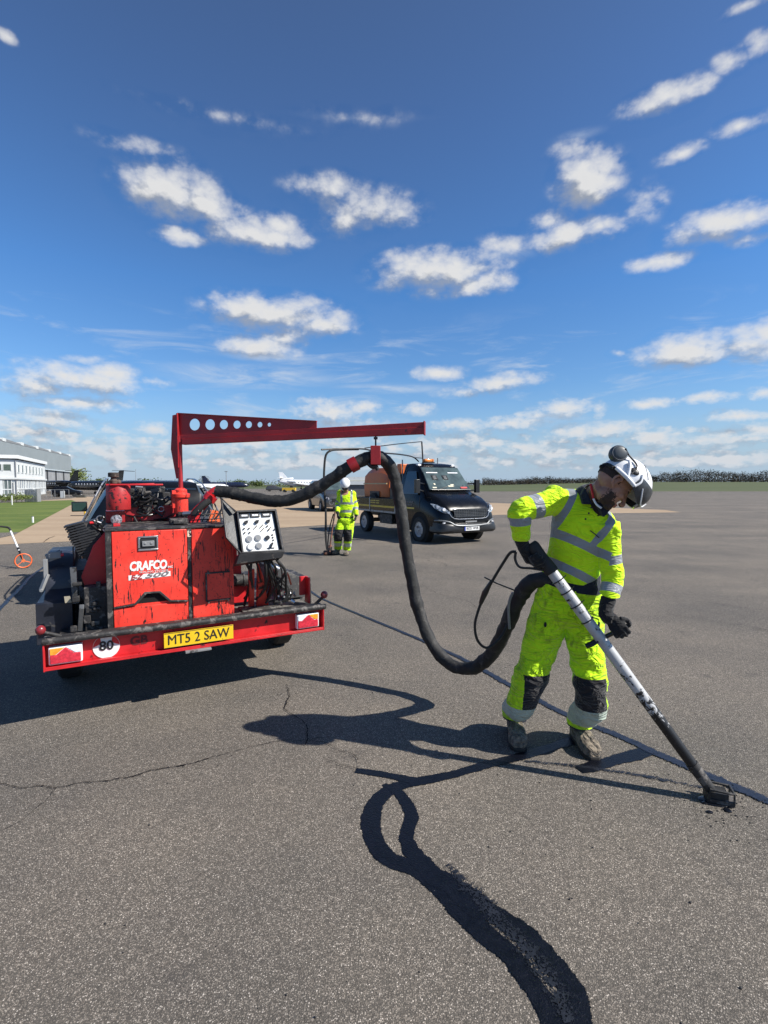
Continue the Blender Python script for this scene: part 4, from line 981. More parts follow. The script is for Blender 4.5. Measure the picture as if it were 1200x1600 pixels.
def person(sp):
    """builds one worker from a table of joints; every mesh hangs from an empty between the boots"""
    j = {k: V(v) for k, v in sp['j'].items()}; kk = sp.get('k', 1.0); vox = sp.get('vox', .0045)
    L = (j['toeR'] + j['toeL'])/2; L.z = 0
    root = thing('person', sp['label'], 'person', L)
    TL = Matrix.Translation(-L)
    def fix(o):
        o.data.transform(TL); return o
    def fin(mb, name, m, parent=root, bevel=0.0, smooth=50):
        mb.xform(TL); return mb.build(name, m, parent, bevel, smooth)
    F, U = V(sp['F']).normalized(), V(sp['U']); U = (U - F*U.dot(F)).normalized(); S = F.cross(U)
    ho = j['head']
    across = (j['shL'] - j['shR']).normalized(); hipa = (j['hipL'] - j['hipR']).normalized()
    front = V(sp['front']).normalized()
    def tor(c, hw, hd, ac, e=2.3):
        sv = (j['neck'] - j['belt']).normalized(); fr = sv.cross(ac)
        if fr.dot(front) < 0: fr = -fr
        return ell(c, ac*hw*kk, fr.normalized()*hd*kk, 24, e)
    def torso(mb, g):
        ba, bn = j['belt'], j['neck']
        mb.loft([tor(ba + (ba-bn)*.10, .150+g, .105+g, hipa), tor(ba, .150+g, .105+g, hipa), tor(ba.lerp(bn, .22), .150+g, .108+g, across), tor(ba.lerp(bn, .45), .158+g, .115+g, across),
                 tor(ba.lerp(bn, .65), .172+g, .122+g, across), tor(ba.lerp(bn, .82), .178+g, .112+g, across), tor(ba.lerp(bn, .93), .15+g, .092+g*.7, across), tor(bn, .075+g*.5, .070+g*.5, across), tor(bn.lerp(j['neckt'], .15), .06+g*.4, .06+g*.4, across)])
        mb.ball(j['shR'], across*(.075+g)*kk, front*(.068+g)*kk, Z*(.068+g)*kk); mb.ball(j['shL'], across*(.075+g)*kk, front*(.068+g)*kk, Z*(.068+g)*kk)
    def arm(mb, s_, r, ext=0):
        a, e, w_ = j['sh'+s_], j['el'+s_], j['wr'+s_]
        mb.tube(catmull([a + (a-e)*.05, a.lerp(e, .45), e, e.lerp(w_, .5), w_ + (w_-e).normalized()*ext], 5), [x*kk for x in r], 16)
    # ---- the body: one continuous surface
    b = MB()
    head_shapes(b, ho, F, U, S, kk)
    b.tube([j['neck'] - (j['neckt']-j['neck'])*.3, j['neck'], j['neckt'], ho - U*.035*kk - F*.016*kk], [.064*kk, .057*kk, .052*kk, .053*kk], 18, k=3)
    torso(b, -.004)
    for s_ in 'RL':
        arm(b, s_, (.052, .048, .040, .036, .026))
        lp = [V(p) for p in sp['leg'+s_][0]]; b.tube(catmull(lp[:-1] + [j['an'+s_], j['an'+s_] - Z*.03], 4), [.078*kk, .076*kk, .068*kk, .055*kk, .052*kk, .046*kk, .036*kk, .036*kk], 16)
        fd = (j['toe'+s_] - j['heel'+s_]); b.loft([ell(j['heel'+s_] + fd*t + Z*h, X*w_, Z*hh, 12) for t, w_, hh, h in ((.10, .018, .02, .045), (.18, .032, .035, .05), (.4, .036, .04, .055), (.7, .042, .026, .04), (.93, .03, .014, .034))])
        hd, hn = sp['hand'+s_]; hc = j['hand'+s_]; b.tube([j['wr'+s_], hc - V(hd).normalized()*.045], [.027*kk, .024*kk], 12)
        hand_shapes(b, hc, hd, hn, .80, sp.get('curls', (48, 72, 50)), 1 if s_ == 'R' else -1)
    b.loft([tor(j['belt'], .145, .10, hipa), tor((j['hipR']+j['hipL'])/2 + Z*.02, .165, .115, hipa), tor((j['hipR']+j['hipL'])/2 - Z*.06, .13, .09, hipa)])
    bd = remeshed(b, vox*.85, 'body', ['skin', 'hair', 'lips'], root, 2)
    rnd = random.Random(2)
    for p in bd.data.polygons:
        c = p.center - ho; f, u, s = c.dot(F)/kk, c.dot(U)/kk, c.dot(S)/kk
        if u > -.16 and -.13 < f < .14 and abs(s) < .1:
            nz = noise.noise(p.center*90)*.008 + rnd.uniform(-.009, .009)
            mouth = f > .090 and -.086 < u < -.060 and abs(s) < .02
            if mouth: p.material_index = 2
            elif sp.get('beard') and u < -.045 + nz + max(0, (.05-f))*.30 and f > .012 + nz and (u < -.070+nz or f < .060 + nz) and not (f > .09 and -.09 < u < -.058): p.material_index = 1
            elif sp.get('beard') and f > .086 and -.060 < u < -.053 and abs(s) < .026: p.material_index = 1
            elif f > .080 and .014 < u < .022 and abs(s) > .010: p.material_index = 1
    fix(bd)
    # short hair round the back of the head
    if sp.get('hair', True):
        b = MB(); rings = []
        for i in range(9):
            a = R(-24 + i*13); rings.append(ell(ho + F*-.006*kk + U*(.040 + .099*math.sin(a))*kk, F*.101*math.cos(a)*kk, S*.0805*math.cos(a)*kk, 24))
        b.v = []; b.loft(rings)
        hcut = []
        for f_ in b.f:
            c = sum((b.v[i] for i in f_), V((0, 0, 0)))/len(f_) - ho
            if c.dot(F) < .012*kk or c.dot(U) > .07*kk: hcut.append(f_)
        b.f = hcut; fin(b, 'hair', 'hair')
    # ---- shirt
    tr_, rr = sp.get('shirt_arm', (.088, .074, .066, .062, .052)), sp.get('g', .012)
    b = MB(); torso(b, rr)
    for s_ in 'RL': arm(b, s_, sp.get('armL', tr_) if s_ == 'L' else tr_, .034 if s_ == 'L' else .015)
    spn = (j['neck'] - j['belt']).normalized()
    fs = sp.get('fold', 1.0)
    def wr(p):
        tR, dR = seg_t(p, j['shR'], j['elR']); tR2, dR2 = seg_t(p, j['elR'], j['wrR']); tL, dL = seg_t(p, j['shL'], j['elL']); tL2, dL2 = seg_t(p, j['elL'], j['wrL'])
        q = p*1.0
        h = spn.dot(p); a1 = across.dot(p)
        e = .006*noise.noise(V((a1*5, h*5, 3))) + .006*(1-2*abs(noise.noise(V((a1*4+h*5, h*9-a1*5, p.y*3)))))
        arm_d = min(dR, dR2, dL, dL2)
        if arm_d < .10:
            joint = min((p-j['elR']).length, (p-j['elL']).length, (p-j['wrR']).length*1.3, (p-j['wrL']).length*1.3)
            e = e*.5 + .0075*max(.25, 1-joint/.14)*(1-2.2*abs(noise.noise(V((p.x*9, p.y*9, p.z*26)))))
        w0 = (p-j['belt']).dot(spn)
        if w0 < .16 and arm_d > .08: e += .010*(1-max(0, w0)/.16)*(.6-1.8*abs(noise.noise(V((a1*15, h*20, p.y*9)))))
        return e*fs
    sh = remeshed(b, vox*1.25, 'shirt', ['hivis', 'reflect'], root, 5, wr)
    bm = bmesh.new(); bm.from_mesh(sh.data)
    # cut off the hem, cuffs and neckline cleanly, then score the tape edges
    hem = j['belt'] + spn*sp.get('hem', .0)
    def bis(co, no, clear=False, near=None, rad=None):
        if near is None: geom = bm.verts[:]+bm.edges[:]+bm.faces[:]
        else:
            vs = [v for v in bm.verts if (v.co-near).length < rad]; vset = set(vs)
            fc = [f for f in bm.faces if any(v in vset for v in f.verts)]; es = {e for f in fc for e in f.edges}; vv = {v for f in fc for v in f.verts}
            geom = list(vv)+list(es)+fc
        bmesh.ops.bisect_plane(bm, geom=geom, dist=1e-5, plane_co=co, plane_no=no, clear_inner=clear)
    bis(hem, (spn*1.0 + V((0, 0, .25))).normalized(), True)
    nk0 = [v for v in bm.verts if (v.co-j['neck']).length < .13*kk]; ns = set(nk0); fc = [f for f in bm.faces if any(v in ns for v in f.verts)]
    bmesh.ops.bisect_plane(bm, geom=list({v for f in fc for v in f.verts})+list({e for f in fc for e in f.edges})+fc, dist=1e-5, plane_co=j['neck'] + (j['neckt']-j['neck']).normalized()*.034, plane_no=(j['neckt']-j['neck']).normalized(), clear_outer=True)
    for (kind, a, c_, n_, near, rad) in sp['tapes']:
        bis(V(a), V(n_)); bis(V(c_), V(n_))
    for f in bm.faces:
        c = f.calc_center_median(); f.smooth = True
        tt = {}
        dts = [(seg_t(c, j['sh'+q], j['el'+q]), q+'u') for q in 'RL'] + [(seg_t(c, j['el'+q], j['wr'+q]), q+'f') for q in 'RL']
        (t_, d_), nm = min(dts, key=lambda x: x[0][1])
        ctr = j['belt'] + (j['neck']-j['belt'])*((c-j['belt']).dot(spn)/(j['neck']-j['belt']).length)
        isarm = d_ < .105*kk and abs((c-ctr).dot(across)) > .178*kk + (.035*kk if nm[1] == 'u' and t_ < .3 else 0) or (nm[1] == 'f' and d_ < .085*kk)
        region = nm if isarm else 'T'
        for (kind, a, c_, n_, near, rad) in sp['tapes']:
            n_ = V(n_).normalized(); x = (c-V(a)).dot(n_); y = (c-V(c_)).dot(n_)
            if x*y > 0: continue
            if kind == 'H' and region == 'T': f.material_index = 1
            elif kind == region: f.material_index = 1
            elif kind == 'B' and (region == 'T' or t_ < .32) and (c-V(near)).dot(spn) > 0: f.material_index = 1
    bm.to_mesh(sh.data); bm.free(); fix(sh)
    so = sh.modifiers.new('cloth', 'SOLIDIFY'); so.thickness = .004; so.offset = -1
    # ---- trousers
    b = MB(); hc = (j['hipR']+j['hipL'])/2
    b.loft([tor(j['belt'] + spn*.03, .155, .115, hipa), tor(j['belt'] - Z*.02, .163, .120, hipa), tor(hc + Z*.02, .188, .140, hipa), tor(hc - Z*.05, .175, .130, hipa), tor(hc - Z*.11, .12, .10, hipa)])
    for s_ in 'RL':
        b.tube(catmull(j['leg'+s_] if False else [V(p) for p in sp['leg'+s_][0]], 5), [x for x in sp['leg'+s_][1]], 20)
    def wt(p):
        e = .010*noise.noise(V((p.x*6, p.y*6, p.z*5))) + .008*(1-2*abs(noise.noise(V((p.x*8+p.z*5, p.y*8, p.z*9)))))
        lo = max(0, 1-abs(p.z-.17*kk)/.12); kn = max(0, 1-abs(p.z-.50*kk)/.14)
        e += (.008*lo+.009*kn)*(.5-1.7*abs(noise.noise(V((p.x*10, p.y*10, p.z*24+p.x*9)))))
        return e*fs
    tro = remeshed(b, vox*1.3, 'trousers', ['hivis_dirty', 'pad', 'reflect_pale', 'navy'], root, 4, wt)
    bm = bmesh.new(); bm.from_mesh(tro.data)
    for side, z0, z1, mi in sp['bands']:
        for zz in (z0, z1): bis(V((0, 0, zz)), V((0, 0, 1)))
    mx = (j['knR'].x + j['knL'].x)/2
    bis(V((mx, 0, 0)), V((1, 0, 0)))
    bmesh.ops.bisect_plane(bm, geom=bm.verts[:]+bm.edges[:]+bm.faces[:], dist=1e-5, plane_co=V((0, 0, sp['bands'][0][1]*0+sp['hemz'])), plane_no=V((0, 0, 1)), clear_inner=True)
    bis(j['belt'] - spn*.030, spn)
    for f in bm.faces:
        c = f.calc_center_median(); f.smooth = True; s_ = 'R' if c.x < mx else 'L'
        if (c-j['belt']).dot(spn) > -.030: f.material_index = 3; continue
        for side, z0, z1, mi in sp['bands']:
            if side == s_ and z0 <= c.z < z1:
                if mi == 1:
                    kx = j['kn'+s_].lerp(j['an'+s_], max(0, min(1, (j['kn'+s_].z-c.z)/.4))); 
                    if (c-kx).dot(front) < -.01 or (c-kx).dot(V((-front.y, front.x, 0))*(1 if s_ == 'R' else -1)) < -sp.get('padw', .062): continue
                f.material_index = mi
    bm.to_mesh(tro.data); bm.free(); fix(tro)
    so = tro.modifiers.new('cloth', 'SOLIDIFY'); so.thickness = .004; so.offset = -1
    # belt
    b = MB(); b.loft([tor(j['belt'] - spn*.025 - Z*.004, .166, .123, hipa), tor(j['belt'] + spn*.012, .163, .119, hipa)], cap=False); b.loft([tor(j['belt'] - spn*.024 - Z*.004, .15, .112, hipa), tor(j['belt'] + spn*.011, .15, .11, hipa)], cap=True)
    fin(b, 'belt', 'belt')
    # gloves, boots
    for s_ in 'RL':
        hd, hn = sp['hand'+s_]; b = MB(); hcn = j['hand'+s_]
        hand_shapes(b, hcn, hd, hn, 1.12, sp.get('curls', (48, 72, 50)), 1 if s_ == 'R' else -1)
        wd = (j['wr'+s_]-j['el'+s_]).normalized()
        b.tube([j['wr'+s_] - wd*.075, j['wr'+s_] + wd*.02, hcn - V(hd).normalized()*.035], [.041*kk, .038*kk, .034*kk], 16, k=3)
        fix(remeshed(b, max(.003, vox*.8), 'glove', 'glove', root, 2, lambda p: .0015*noise.noise(p*60)))
        h0, t0 = j['heel'+s_], j['toe'+s_]; fd = (t0-h0); fl = fd.length; fdn = fd.normalized(); sd_ = V((-fdn.y, fdn.x, 0))
        b = MB(); pr = ((.0, .034, .040, .055), (.06, .044, .052, .062), (.22, .046, .060, .068), (.42, .045, .058, .066), (.60, .050, .046, .056), (.78, .055, .040, .051), (.92, .047, .035, .047), (1.0, .028, .024, .040))
        b.loft([ell(h0 + fdn*(t*fl) + Z*(c_*kk), sd_*w_*kk*1.1, Z*h_*kk*1.1, 18, 2.6) for t, w_, h_, c_ in pr])
        ac = h0 + fdn*fl*.24
        b.tube([ac + Z*.06, ac + Z*.11, j['an'+s_] + Z*.06], [.050*kk, .048*kk, .05*kk], 16, k=2)
        bt = fix(remeshed(b, max(.0045, vox), 'boot', 'boot', root, 2, lambda p: .003*noise.noise(p*40)))
        b = MB(); pts = [(-.01, .036), (.04, .044), (.3, .041), (.5, .047), (.75, .058), (.93, .050), (1.02, .026)]
        poly = [h0 + fdn*(t*fl) + sd_*w_*kk + Z*.001 for t, w_ in pts] + [h0 + fdn*(t*fl) - sd_*w_*kk + Z*.001 for t, w_ in reversed(pts)]
        b.prism(poly, Z*.024); so_ = fin(b, 'sole', 'sole', bt, .004)
        b = MB()
        for q in range(4):
            pc = h0 + fdn*fl*(.36+.085*q) + Z*(.128-.016*q)*kk; b.tube([pc - sd_*.028, pc + Z*.006 + fdn*.012, pc + sd_*.028], .0035, 6, k=3)
        fin(b, 'laces', 'sole', bt)
    return root, fin, (ho, F, U, S), j

def helmet(fin, frame, k=1.0, detail=True):
    ho, F, U, S = frame; F0, U0 = F, U; F = (F0*math.cos(R(4)) - U0*math.sin(R(4))); U = (U0*math.cos(R(4)) + F0*math.sin(R(4))); c = ho + U0*.052*k + F0*.036*k
    def sp_(th, ph, m=1.0):   # th from the crown, ph from the front
        return c + (F*.142*math.cos(ph)*math.sin(th) + S*.116*math.sin(ph)*math.sin(th) + U*.128*math.cos(th))*m*k
    b = MB(); n = 36; rings = []
    for i in range(13):
        th = R(2 + 92*i/12); rings.append([sp_(th, 2*math.pi*j/n) for j in range(n)])
    for i in range(12, -1, -2):
        th = R(2 + 91*i/12); rings.append([sp_(th, 2*math.pi*j/n, .94) for j in range(n)])
    b.loft(rings); hm = fin(b, 'helmet', 'helmet')
    if not detail: return hm
    # dark visor shield wrapped round the front
    b = MB(); g = []
    for i in range(9):
        f = i/8; row = []
        for q in range(17):
            ph = R(-80 + 160*q/16); top = 60 + 10*abs(q-8)/8; bot = 112 - 12*(abs(q-8)/8)**2; th = R(top + (bot-top)*f)
            row.append(sp_(th, ph, 1.055 + .03*math.sin(math.pi*f)))
        g.append(row)
    vis = MB(); o = 0
    for lay in (0, -.004):
        for row in g:
            for p in row: vis.v.append(p + (p-c).normalized()*lay)
    W = 17; Hh = 9
    for lay in (0, 1):
        for i in range(Hh-1):
            for q in range(W-1):
                a = lay*W*Hh + i*W+q; vis.f.append((a, a+1, a+W+1, a+W))
    for q in range(W-1):
        vis.f.append((q, q+1, q+1+W*Hh, q+W*Hh)); a = (Hh-1)*W+q; vis.f.append((a, a+1, a+1+W*Hh, a+W*Hh))
    for i in range(Hh-1):
        for q in (0, W-1): a = i*W+q; vis.f.append((a, a+W, a+W+W*Hh, a+W*Hh))
    vs = fin(vis, 'visor', 'helmet_dark', hm)
    b = MB(); b.tube([sp_(R(86), R(62), 1.09), sp_(R(98), R(46), 1.10), sp_(R(104), R(28), 1.105), sp_(R(100), R(10), 1.105), sp_(R(88), R(4), 1.10)], .0035, 8, k=4); fin(b, 'visor_trim', 'helmet', vs)
    b = MB(); b.tube([sp_(R(108), R(30), 1.08), sp_(R(114), R(24), 1.06), sp_(R(116), R(10), 1.06)], .006, 8, k=3); fin(b, 'visor_lip', 'steel', vs)
    # crown lines, vent, side bracket, rim
    b = MB()
    for sgn in (1, -1): b.tube([sp_(R(t), R(90*sgn if t < 3 else 0)+sgn*R(60+60*(1-t/60)), 1.004) for t in (58, 48, 36, 24, 14)], .0026, 6, k=3)
    b.tube([sp_(R(t), R(14), 1.004) for t in (60, 40, 20, 6)], .0026, 6, k=3); fin(b, 'crown_seam', 'grey', hm)
    b = MB(); vc = sp_(R(72), R(98), 1.0); n_ = (vc-c).normalized(); x_ = (F - n_*F.dot(n_)).normalized(); y_ = n_.cross(x_)
    b.ball(vc, x_*.024, y_*.019, n_*.008, 20, 8); fin(b, 'vent', 'text_black', hm)
    b = MB(); b.tube([sp_(R(96), R(128), 1.03), sp_(R(96), R(98), 1.05), sp_(R(96), R(76), 1.06)], [.010, .012, .010], 8, k=3); b.tube([sp_(R(95), R(98), 1.05), sp_(R(74), R(112), 1.06), sp_(R(66), R(122), 1.06)], [.010, .008, .008], 8, k=3); b.tube([sp_(R(96), R(76), 1.05), sp_(R(80), R(74), 1.04), sp_(R(64), R(82), 1.02)], [.009, .007, .006], 8, k=3); fin(b, 'side_bracket', 'helmet', hm)
    b = MB(); b.tube([sp_(R(99), R(p), .985) for p in range(135, 240, 15)], .009, 8); b.ball(sp_(R(108), R(172), 1.0), F*.016, S*.022, U*.013); fin(b, 'headband', 'belt', hm)
    for sgn in (1, -1):
        pc = sp_(R(70), R(150), 1.20) if sgn > 0 else sp_(R(104), R(-98), .98); ax = S*sgn*.97 + U*.1
        b = MB(); b.lathe([(.030, -.032), (.042, -.028), (.046, -.012), (.045, .006), (.038, .020), (.022, .026), (.004, .027)], pc, ax, 26); em = fin(b, 'ear_defender', mat('ear_cup', (.055, .066, .074), .5, var=.2, dirt=(.10, .11, .12), dirt_amt=.36, dirt_scale=(40, 40, 40)), hm)
        b = MB()
        for r_ in (.014, .026, .037): b.torus(pc + ax*(.0265 - r_*.16), ax, r_, .0014, 24, 6)
        fin(b, 'cup_ring', 'grey', em)
        b = MB(); b.tube([pc + ax*.02 + U*.035, pc + ax*.01 + F*.04 + U*.03, sp_(R(60), R(105*sgn), 1.06), sp_(R(84), R(98*sgn), 1.06)], .0045, 8, k=4); fin(b, 'cup_arm', 'text_black', em)
    return hm

# worker in the foreground
w = {}
def J(d): return {k: P(*v) for k, v in d.items()}
jj = J({'head': (956, 756, 2.64), 'neck': (921, 778, 2.80), 'neckt': (934, 768, 2.74), 'belt': (889, 903, 2.93), 'shR': (873, 782, 2.84), 'elR': (812, 799, 2.78), 'wrR': (814, 839, 2.80),
        'shL': (945, 822, 2.75), 'elL': (957, 903, 2.74), 'wrL': (967, 950, 2.62), 'hipR': (864, 942, 2.98), 'hipL': (914, 942, 2.92), 'knR': (826, 1050, 2.99), 'knL': (919, 1054, 2.88), 'anR': (806, 1140, 3.10), 'anL': (920, 1146, 3.02)})
jj['toeR'] = G(811, 1175); jj['heelR'] = jj['toeR'] + V((.045, .30, 0)); jj['toeL'] = G(929, 1189); jj['heelL'] = jj['toeL'] + V((.0, .30, 0))
jj['anR'] = jj['heelR'] + V((-.01, -.075, .10)); jj['anL'] = jj['heelL'] + V((0, -.075, .10))
WT = P(833, 853, 2.80); TIP = G(1112, 1236, .05)
wd_ = (TIP-WT).normalized()
gp_ = WT + wd_*.075
side = V((.82, 0, .55)); side = (side - wd_*side.dot(wd_)).normalized()
jj['handR'] = gp_ - side*.050 + V((0, .012, 0))
HB = P(928, 1004, WT.y + (TIP.y-WT.y)*.36); HE = P(978, 979, WT.y + (TIP.y-WT.y)*.36 - .05); hdr = (HE-HB).normalized()
dL = V((-.12, -.30, -.94)); dL = (dL - hdr*dL.dot(hdr)).normalized(); nL = hdr.cross(dL)
if nL.y < 0: nL = -nL
jj['handL'] = HE - hdr*.035 - nL*.040 - dL*.02
jj['wrL'] = jj['handL'] - dL*.085 + V((-.005, .01, 0))
R_leg = [P(866, 935, 2.98), P(851, 985, 2.99), P(837, 1035, 2.99), P(822, 1075, 2.98), P(812, 1105, 3.03), jj['anR'] + V((0, -.01, .075)), jj['anR'] + V((0, -.005, -.05))]
L_leg = [P(911, 935, 2.93), P(912, 985, 2.92), P(918, 1038, 2.90), P(922, 1076, 2.88), P(923, 1106, 2.93), jj['anL'] + V((.005, -.01, .075)), jj['anL'] + V((.005, -.005, -.05))]
zr = lambda y, Y: P(820, y, Y).z
def pl(px, py, Y=2.85): return P(px, py, Y)
spn = (jj['neck']-jj['belt']).normalized()
Nh = V((.46, .10, .88))
Ba = V((.90, 0, -.43)).normalized()      # across the right-hand brace
Bb = V((.85, 0, -.52)).normalized()
ua = (jj['elR']-jj['shR']).normalized(); fa = (jj['wrR']-jj['elR']).normalized(); ul = (jj['elL']-jj['shL']).normalized(); fl_ = (jj['wrL']-jj['elL']).normalized()
def along(a, b_, t): return jj[a].lerp(jj[b_], t)
tapes = [('H', pl(888, 838), pl(888, 852), Nh, None, 0), ('H', pl(888, 884), pl(888, 898), Nh, None, 0),
         ('B', pl(890, 757), pl(901, 757), Ba, pl(870, 828), 0), ('B', P(945, 825, 2.66), P(958, 825, 2.66), Bb, pl(929, 846), 0),
         ('Ru', along('shR', 'elR', .52), along('shR', 'elR', .74), ua, None, 0), ('Rf', along('elR', 'wrR', .18), along('elR', 'wrR', .50), fa, None, 0),
         ('Lu', along('shL', 'elL', .55), along('shL', 'elL', .72), ul, None, 0), ('Lf', along('elL', 'wrL', .20), along('elL', 'wrL', .47), fl_, None, 0)]
spec1 = dict(label='worker in yellow hi-vis and white helmet bending over a long silver sealing wand', j=jj, F=(.66, -.20, -.725), U=(.67, 0, .74), front=(.12, -1, 0),
    handR=(V((.05, -1, .02)), side), handL=(dL, nL), beard=True, vox=.0045, g=.009, shirt_arm=(.083, .068, .061, .057, .048), armL=(.080, .064, .056, .053, .045),
    legR=(R_leg, [.108, .112, .101, .095, .083, .080, .076, .070]), legL=(L_leg, [.108, .108, .096, .094, .088, .084, .080, .072]), tapes=tapes, hem=.012,
    bands=[('R', zr(1100, 3.0), zr(1045, 3.0), 1), ('L', zr(1104, 2.9), zr(1051, 2.9), 1), ('R', .165, zr(1100, 3.0), 2), ('L', .150, zr(1104, 2.9), 2), ('R', .0, .120, 3), ('L', .0, .118, 3)], hemz=.108, padw=.066)
per, fin, fr, j = person(spec1)
helmet(fin, fr)
ho, F, U, S = fr
# collar, placket, buttons, lanyard
nk = (j['neckt']-j['neck']).normalized()
b = MB(); ac = (j['shL']-j['shR']).normalized(); fn = nk.cross(ac); fn = -fn if fn.y > 0 else fn; fn.normalize(); ac2 = fn.cross(nk).normalized()
b.loft([ell(j['neck']-nk*.012+fn*.004, ac2*.086, fn*.086, 28), ell(j['neck']+nk*.018, ac2*.081, fn*.080, 28), ell(j['neck']+nk*.044, ac2*.070, fn*.072, 28), ell(j['neck']+nk*.043, ac2*.063, fn*.065, 28), ell(j['neck']-nk*.01, ac2*.072, fn*.072, 28)], cap=False)
col = fin(b, 'collar', 'navy')
sp1 = (j['neck']-j['belt']).normalized()
cf = j['neck'].lerp(j['belt'], .12)
frn = V((.16, -1, .1)).normalized()
b = MB(); p0 = P(944, 797, 2.655); b.prism([P(930, 783, 2.675), P(958, 792, 2.63), P(944, 808, 2.655)], V((0, .03, 0))); b.prism([P(914, 762, 2.70), P(926, 788, 2.68), P(912, 788, 2.70), P(908, 774, 2.73)], V((0, .03, 0))); fin(b, 'collar_points', 'navy', col, .003)
b = MB()
for q in ((924, 793, 2.668), (920, 802, 2.672), (915, 811, 2.678)): b.ball(P(*q), X*.0055, Z*.0055, V((0, .005, 0)), 10, 6)
fin(b, 'buttons', 'text_black', col)
b = MB(); b.tube([P(923, 757, 2.70), P(925, 768, 2.675), P(927, 779, 2.665)], .0065, 8, k=3); fin(b, 'lanyard', mat('red_lanyard', (.55, .02, .02), .5), col)
b = MB(); b.tube([P(927, 779, 2.662), P(932, 788, 2.655), P(940, 794, 2.64)], .006, 8, k=3); fin(b, 'white_collar', 'white_clean', col)
b = MB(); b.tube([P(922, 829, 2.705), P(929, 834, 2.70), P(936, 840, 2.70)], .003, 6); fin(b, 'pocket_zip', 'text_black', col)

# trouser details: fly, pocket openings, side seams, stains
rt = [c_ for c_ in per.children if c_.name.startswith('trousers')][0]
def onleg(px, py, Y): return P(px, py, Y)
b = MB(); b.tube([P(899, 924, 2.765), P(900, 945, 2.755), P(897, 962, 2.765)], .0035, 6, k=3); fin(b, 'fly_seam', 'hivis', rt)
b = MB(); b.tube([P(936, 972, 2.80), P(935, 988, 2.79)], .006, 6); fin(b, 'pocket_button', 'text_black', rt)
b = MB(); b.ball(P(852, 976, 2.872), X*.009, Z*.016, V((0, .004, 0)), 10, 6); fin(b, 'thigh_patch', 'pad', rt)
# ---------------------------------------------------------------- sealing wand
def wand_mat():
    m, t, bs = new_mat('wand_paint')
    tcn = t.n('ShaderNodeTexCoord').outputs['Object']
    sp = t.n('ShaderNodeSeparateXYZ'); t.put(sp.inputs[0], tcn)
    low = t.smooth(sp.outputs[2], .95, .10)
    n = t.noise(tcn, 26, 8, .72, .5)
    mask = t.smooth(t.math('ADD', n, t.math('MULTIPLY', t.math('POWER', low, 2.2), .34)), .585, .625)
    n2 = t.noise(tcn, 9, 4, .6)
    c = t.mix(mask, t.mix(n2, (.28, .28, .28), (.62, .62, .61)), (.012, .012, .013))
    t.put(bs.inputs['Base Color'], c); bs.inputs['Roughness'].default_value = .42; bs.inputs['Metallic'].default_value = .15
    b = t.n('ShaderNodeBump'); b.inputs['Strength'].default_value = .6; b.inputs['Distance'].default_value = .003; t.put(b.inputs['Height'], mask); t.put(bs.inputs['Normal'], b.outputs[0])
    return m
WL = V((TIP.x, TIP.y, 0)); wn = thing('sealing_wand', 'long silver sealant wand smeared with tar, held by the worker and touching the ground', 'wand', WL)
TW = Matrix.Translation(-WL)
def wfin(b, name, m, parent=wn, bevel=0.0): b.xform(TW); return b.build(name, m, parent, bevel)
L_ = (TIP-WT).length
def wp(t): return WT + wd_*t
b = MB(); b.tube([wp(.16), wp(L_*.5), wp(L_-.10)], [.0315, .031, .027], 28); tb = wfin(b, 'tube', wand_mat())
b = MB(); b.tube([wp(-.02), wp(0), wp(.07), wp(.13), wp(.165), wp(.18)], [.026, .036, .034, .038, .040, .037], 24, k=2); gr = wfin(b, 'grip', 'rubber')
ux = (X - wd_*X.dot(wd_)).normalized(); uz = wd_.cross(ux)
b = MB(); b.tube([wp(.14)-side*.036, P(830, 888, 2.80), P(812, 886, 2.81), P(805, 874, 2.82), P(806, 862, 2.82)], [.008, .007, .007, .008, .008], 10, k=5); wfin(b, 'trigger_guard', 'black_gloss', gr)
for t in (.235, .31, .40, .50):
    b = MB(); b.torus(wp(t), wd_, .035, .0035, 28, 8); 
    if t < .45: b.bar(wp(t)+side*.036+V((0, -.01, 0)), wp(t)+side*.048+V((0, -.01, .006)), .005, .003)
    wfin(b, 'cable_tie', 'black_gloss', tb)
b = MB(); b.tube([wp(L_-.16), wp(L_-.10), wp(L_-.02), TIP+V((.0, 0, -.02))], [.031, .030, .026, .024], 20, k=3); nz_ = wfin(b, 'nozzle', 'black_rough', wn)
b = MB(); b.cyl(HB - hdr*.048, HB + hdr*.01, .0145, n=14); b.cyl(HB, HE+hdr*.012, .0125, n=14); b.torus(HB-hdr*.005+V((0, .0, 0)), wd_, .0365, .006, 28, 8); wfin(b, 'side_handle', 'black_gloss', wn)
# squeegee shoe at the tip: a little sled with a square hoop on it
sx = V((.94, -.33, 0)).normalized(); sy = V((.33, .94, 0)); sc = V((TIP.x+.035, TIP.y-.005, 0))
b = MB(); b.obox(sc+Z*.016, sx*.062, sy*.045, Z*.012); b.obox(sc+Z*.038-sx*.012, sx*.046, sy*.038, Z*.020); b.obox(sc+Z*.034-sx*.055, sx*.006, sy*.045, Z*.022)
b.tube([sc+sx*q[0]+sy*q[1]+Z*q[2] for q in ((-.05, .04, .03), (-.05, .04, .075), (.055, .04, .070), (.06, .04, .03))], .007, 8)
b.tube([sc+sx*q[0]+sy*q[1]+Z*q[2] for q in ((-.05, -.04, .03), (-.05, -.04, .075), (.055, -.04, .070), (.06, -.04, .03))], .007, 8)
b.tube([sc+sx*.055+sy*.04+Z*.07, sc+sx*.055-sy*.04+Z*.07], .007, 8)
wfin(b, 'sealing_shoe', 'black_rough', wn, .003)
b = MB(); b.ball((TIP.x+.02, TIP.y-.01, .004), (.085, -.02, 0), (.02, .045, 0), (0, 0, .007), 24, 8)
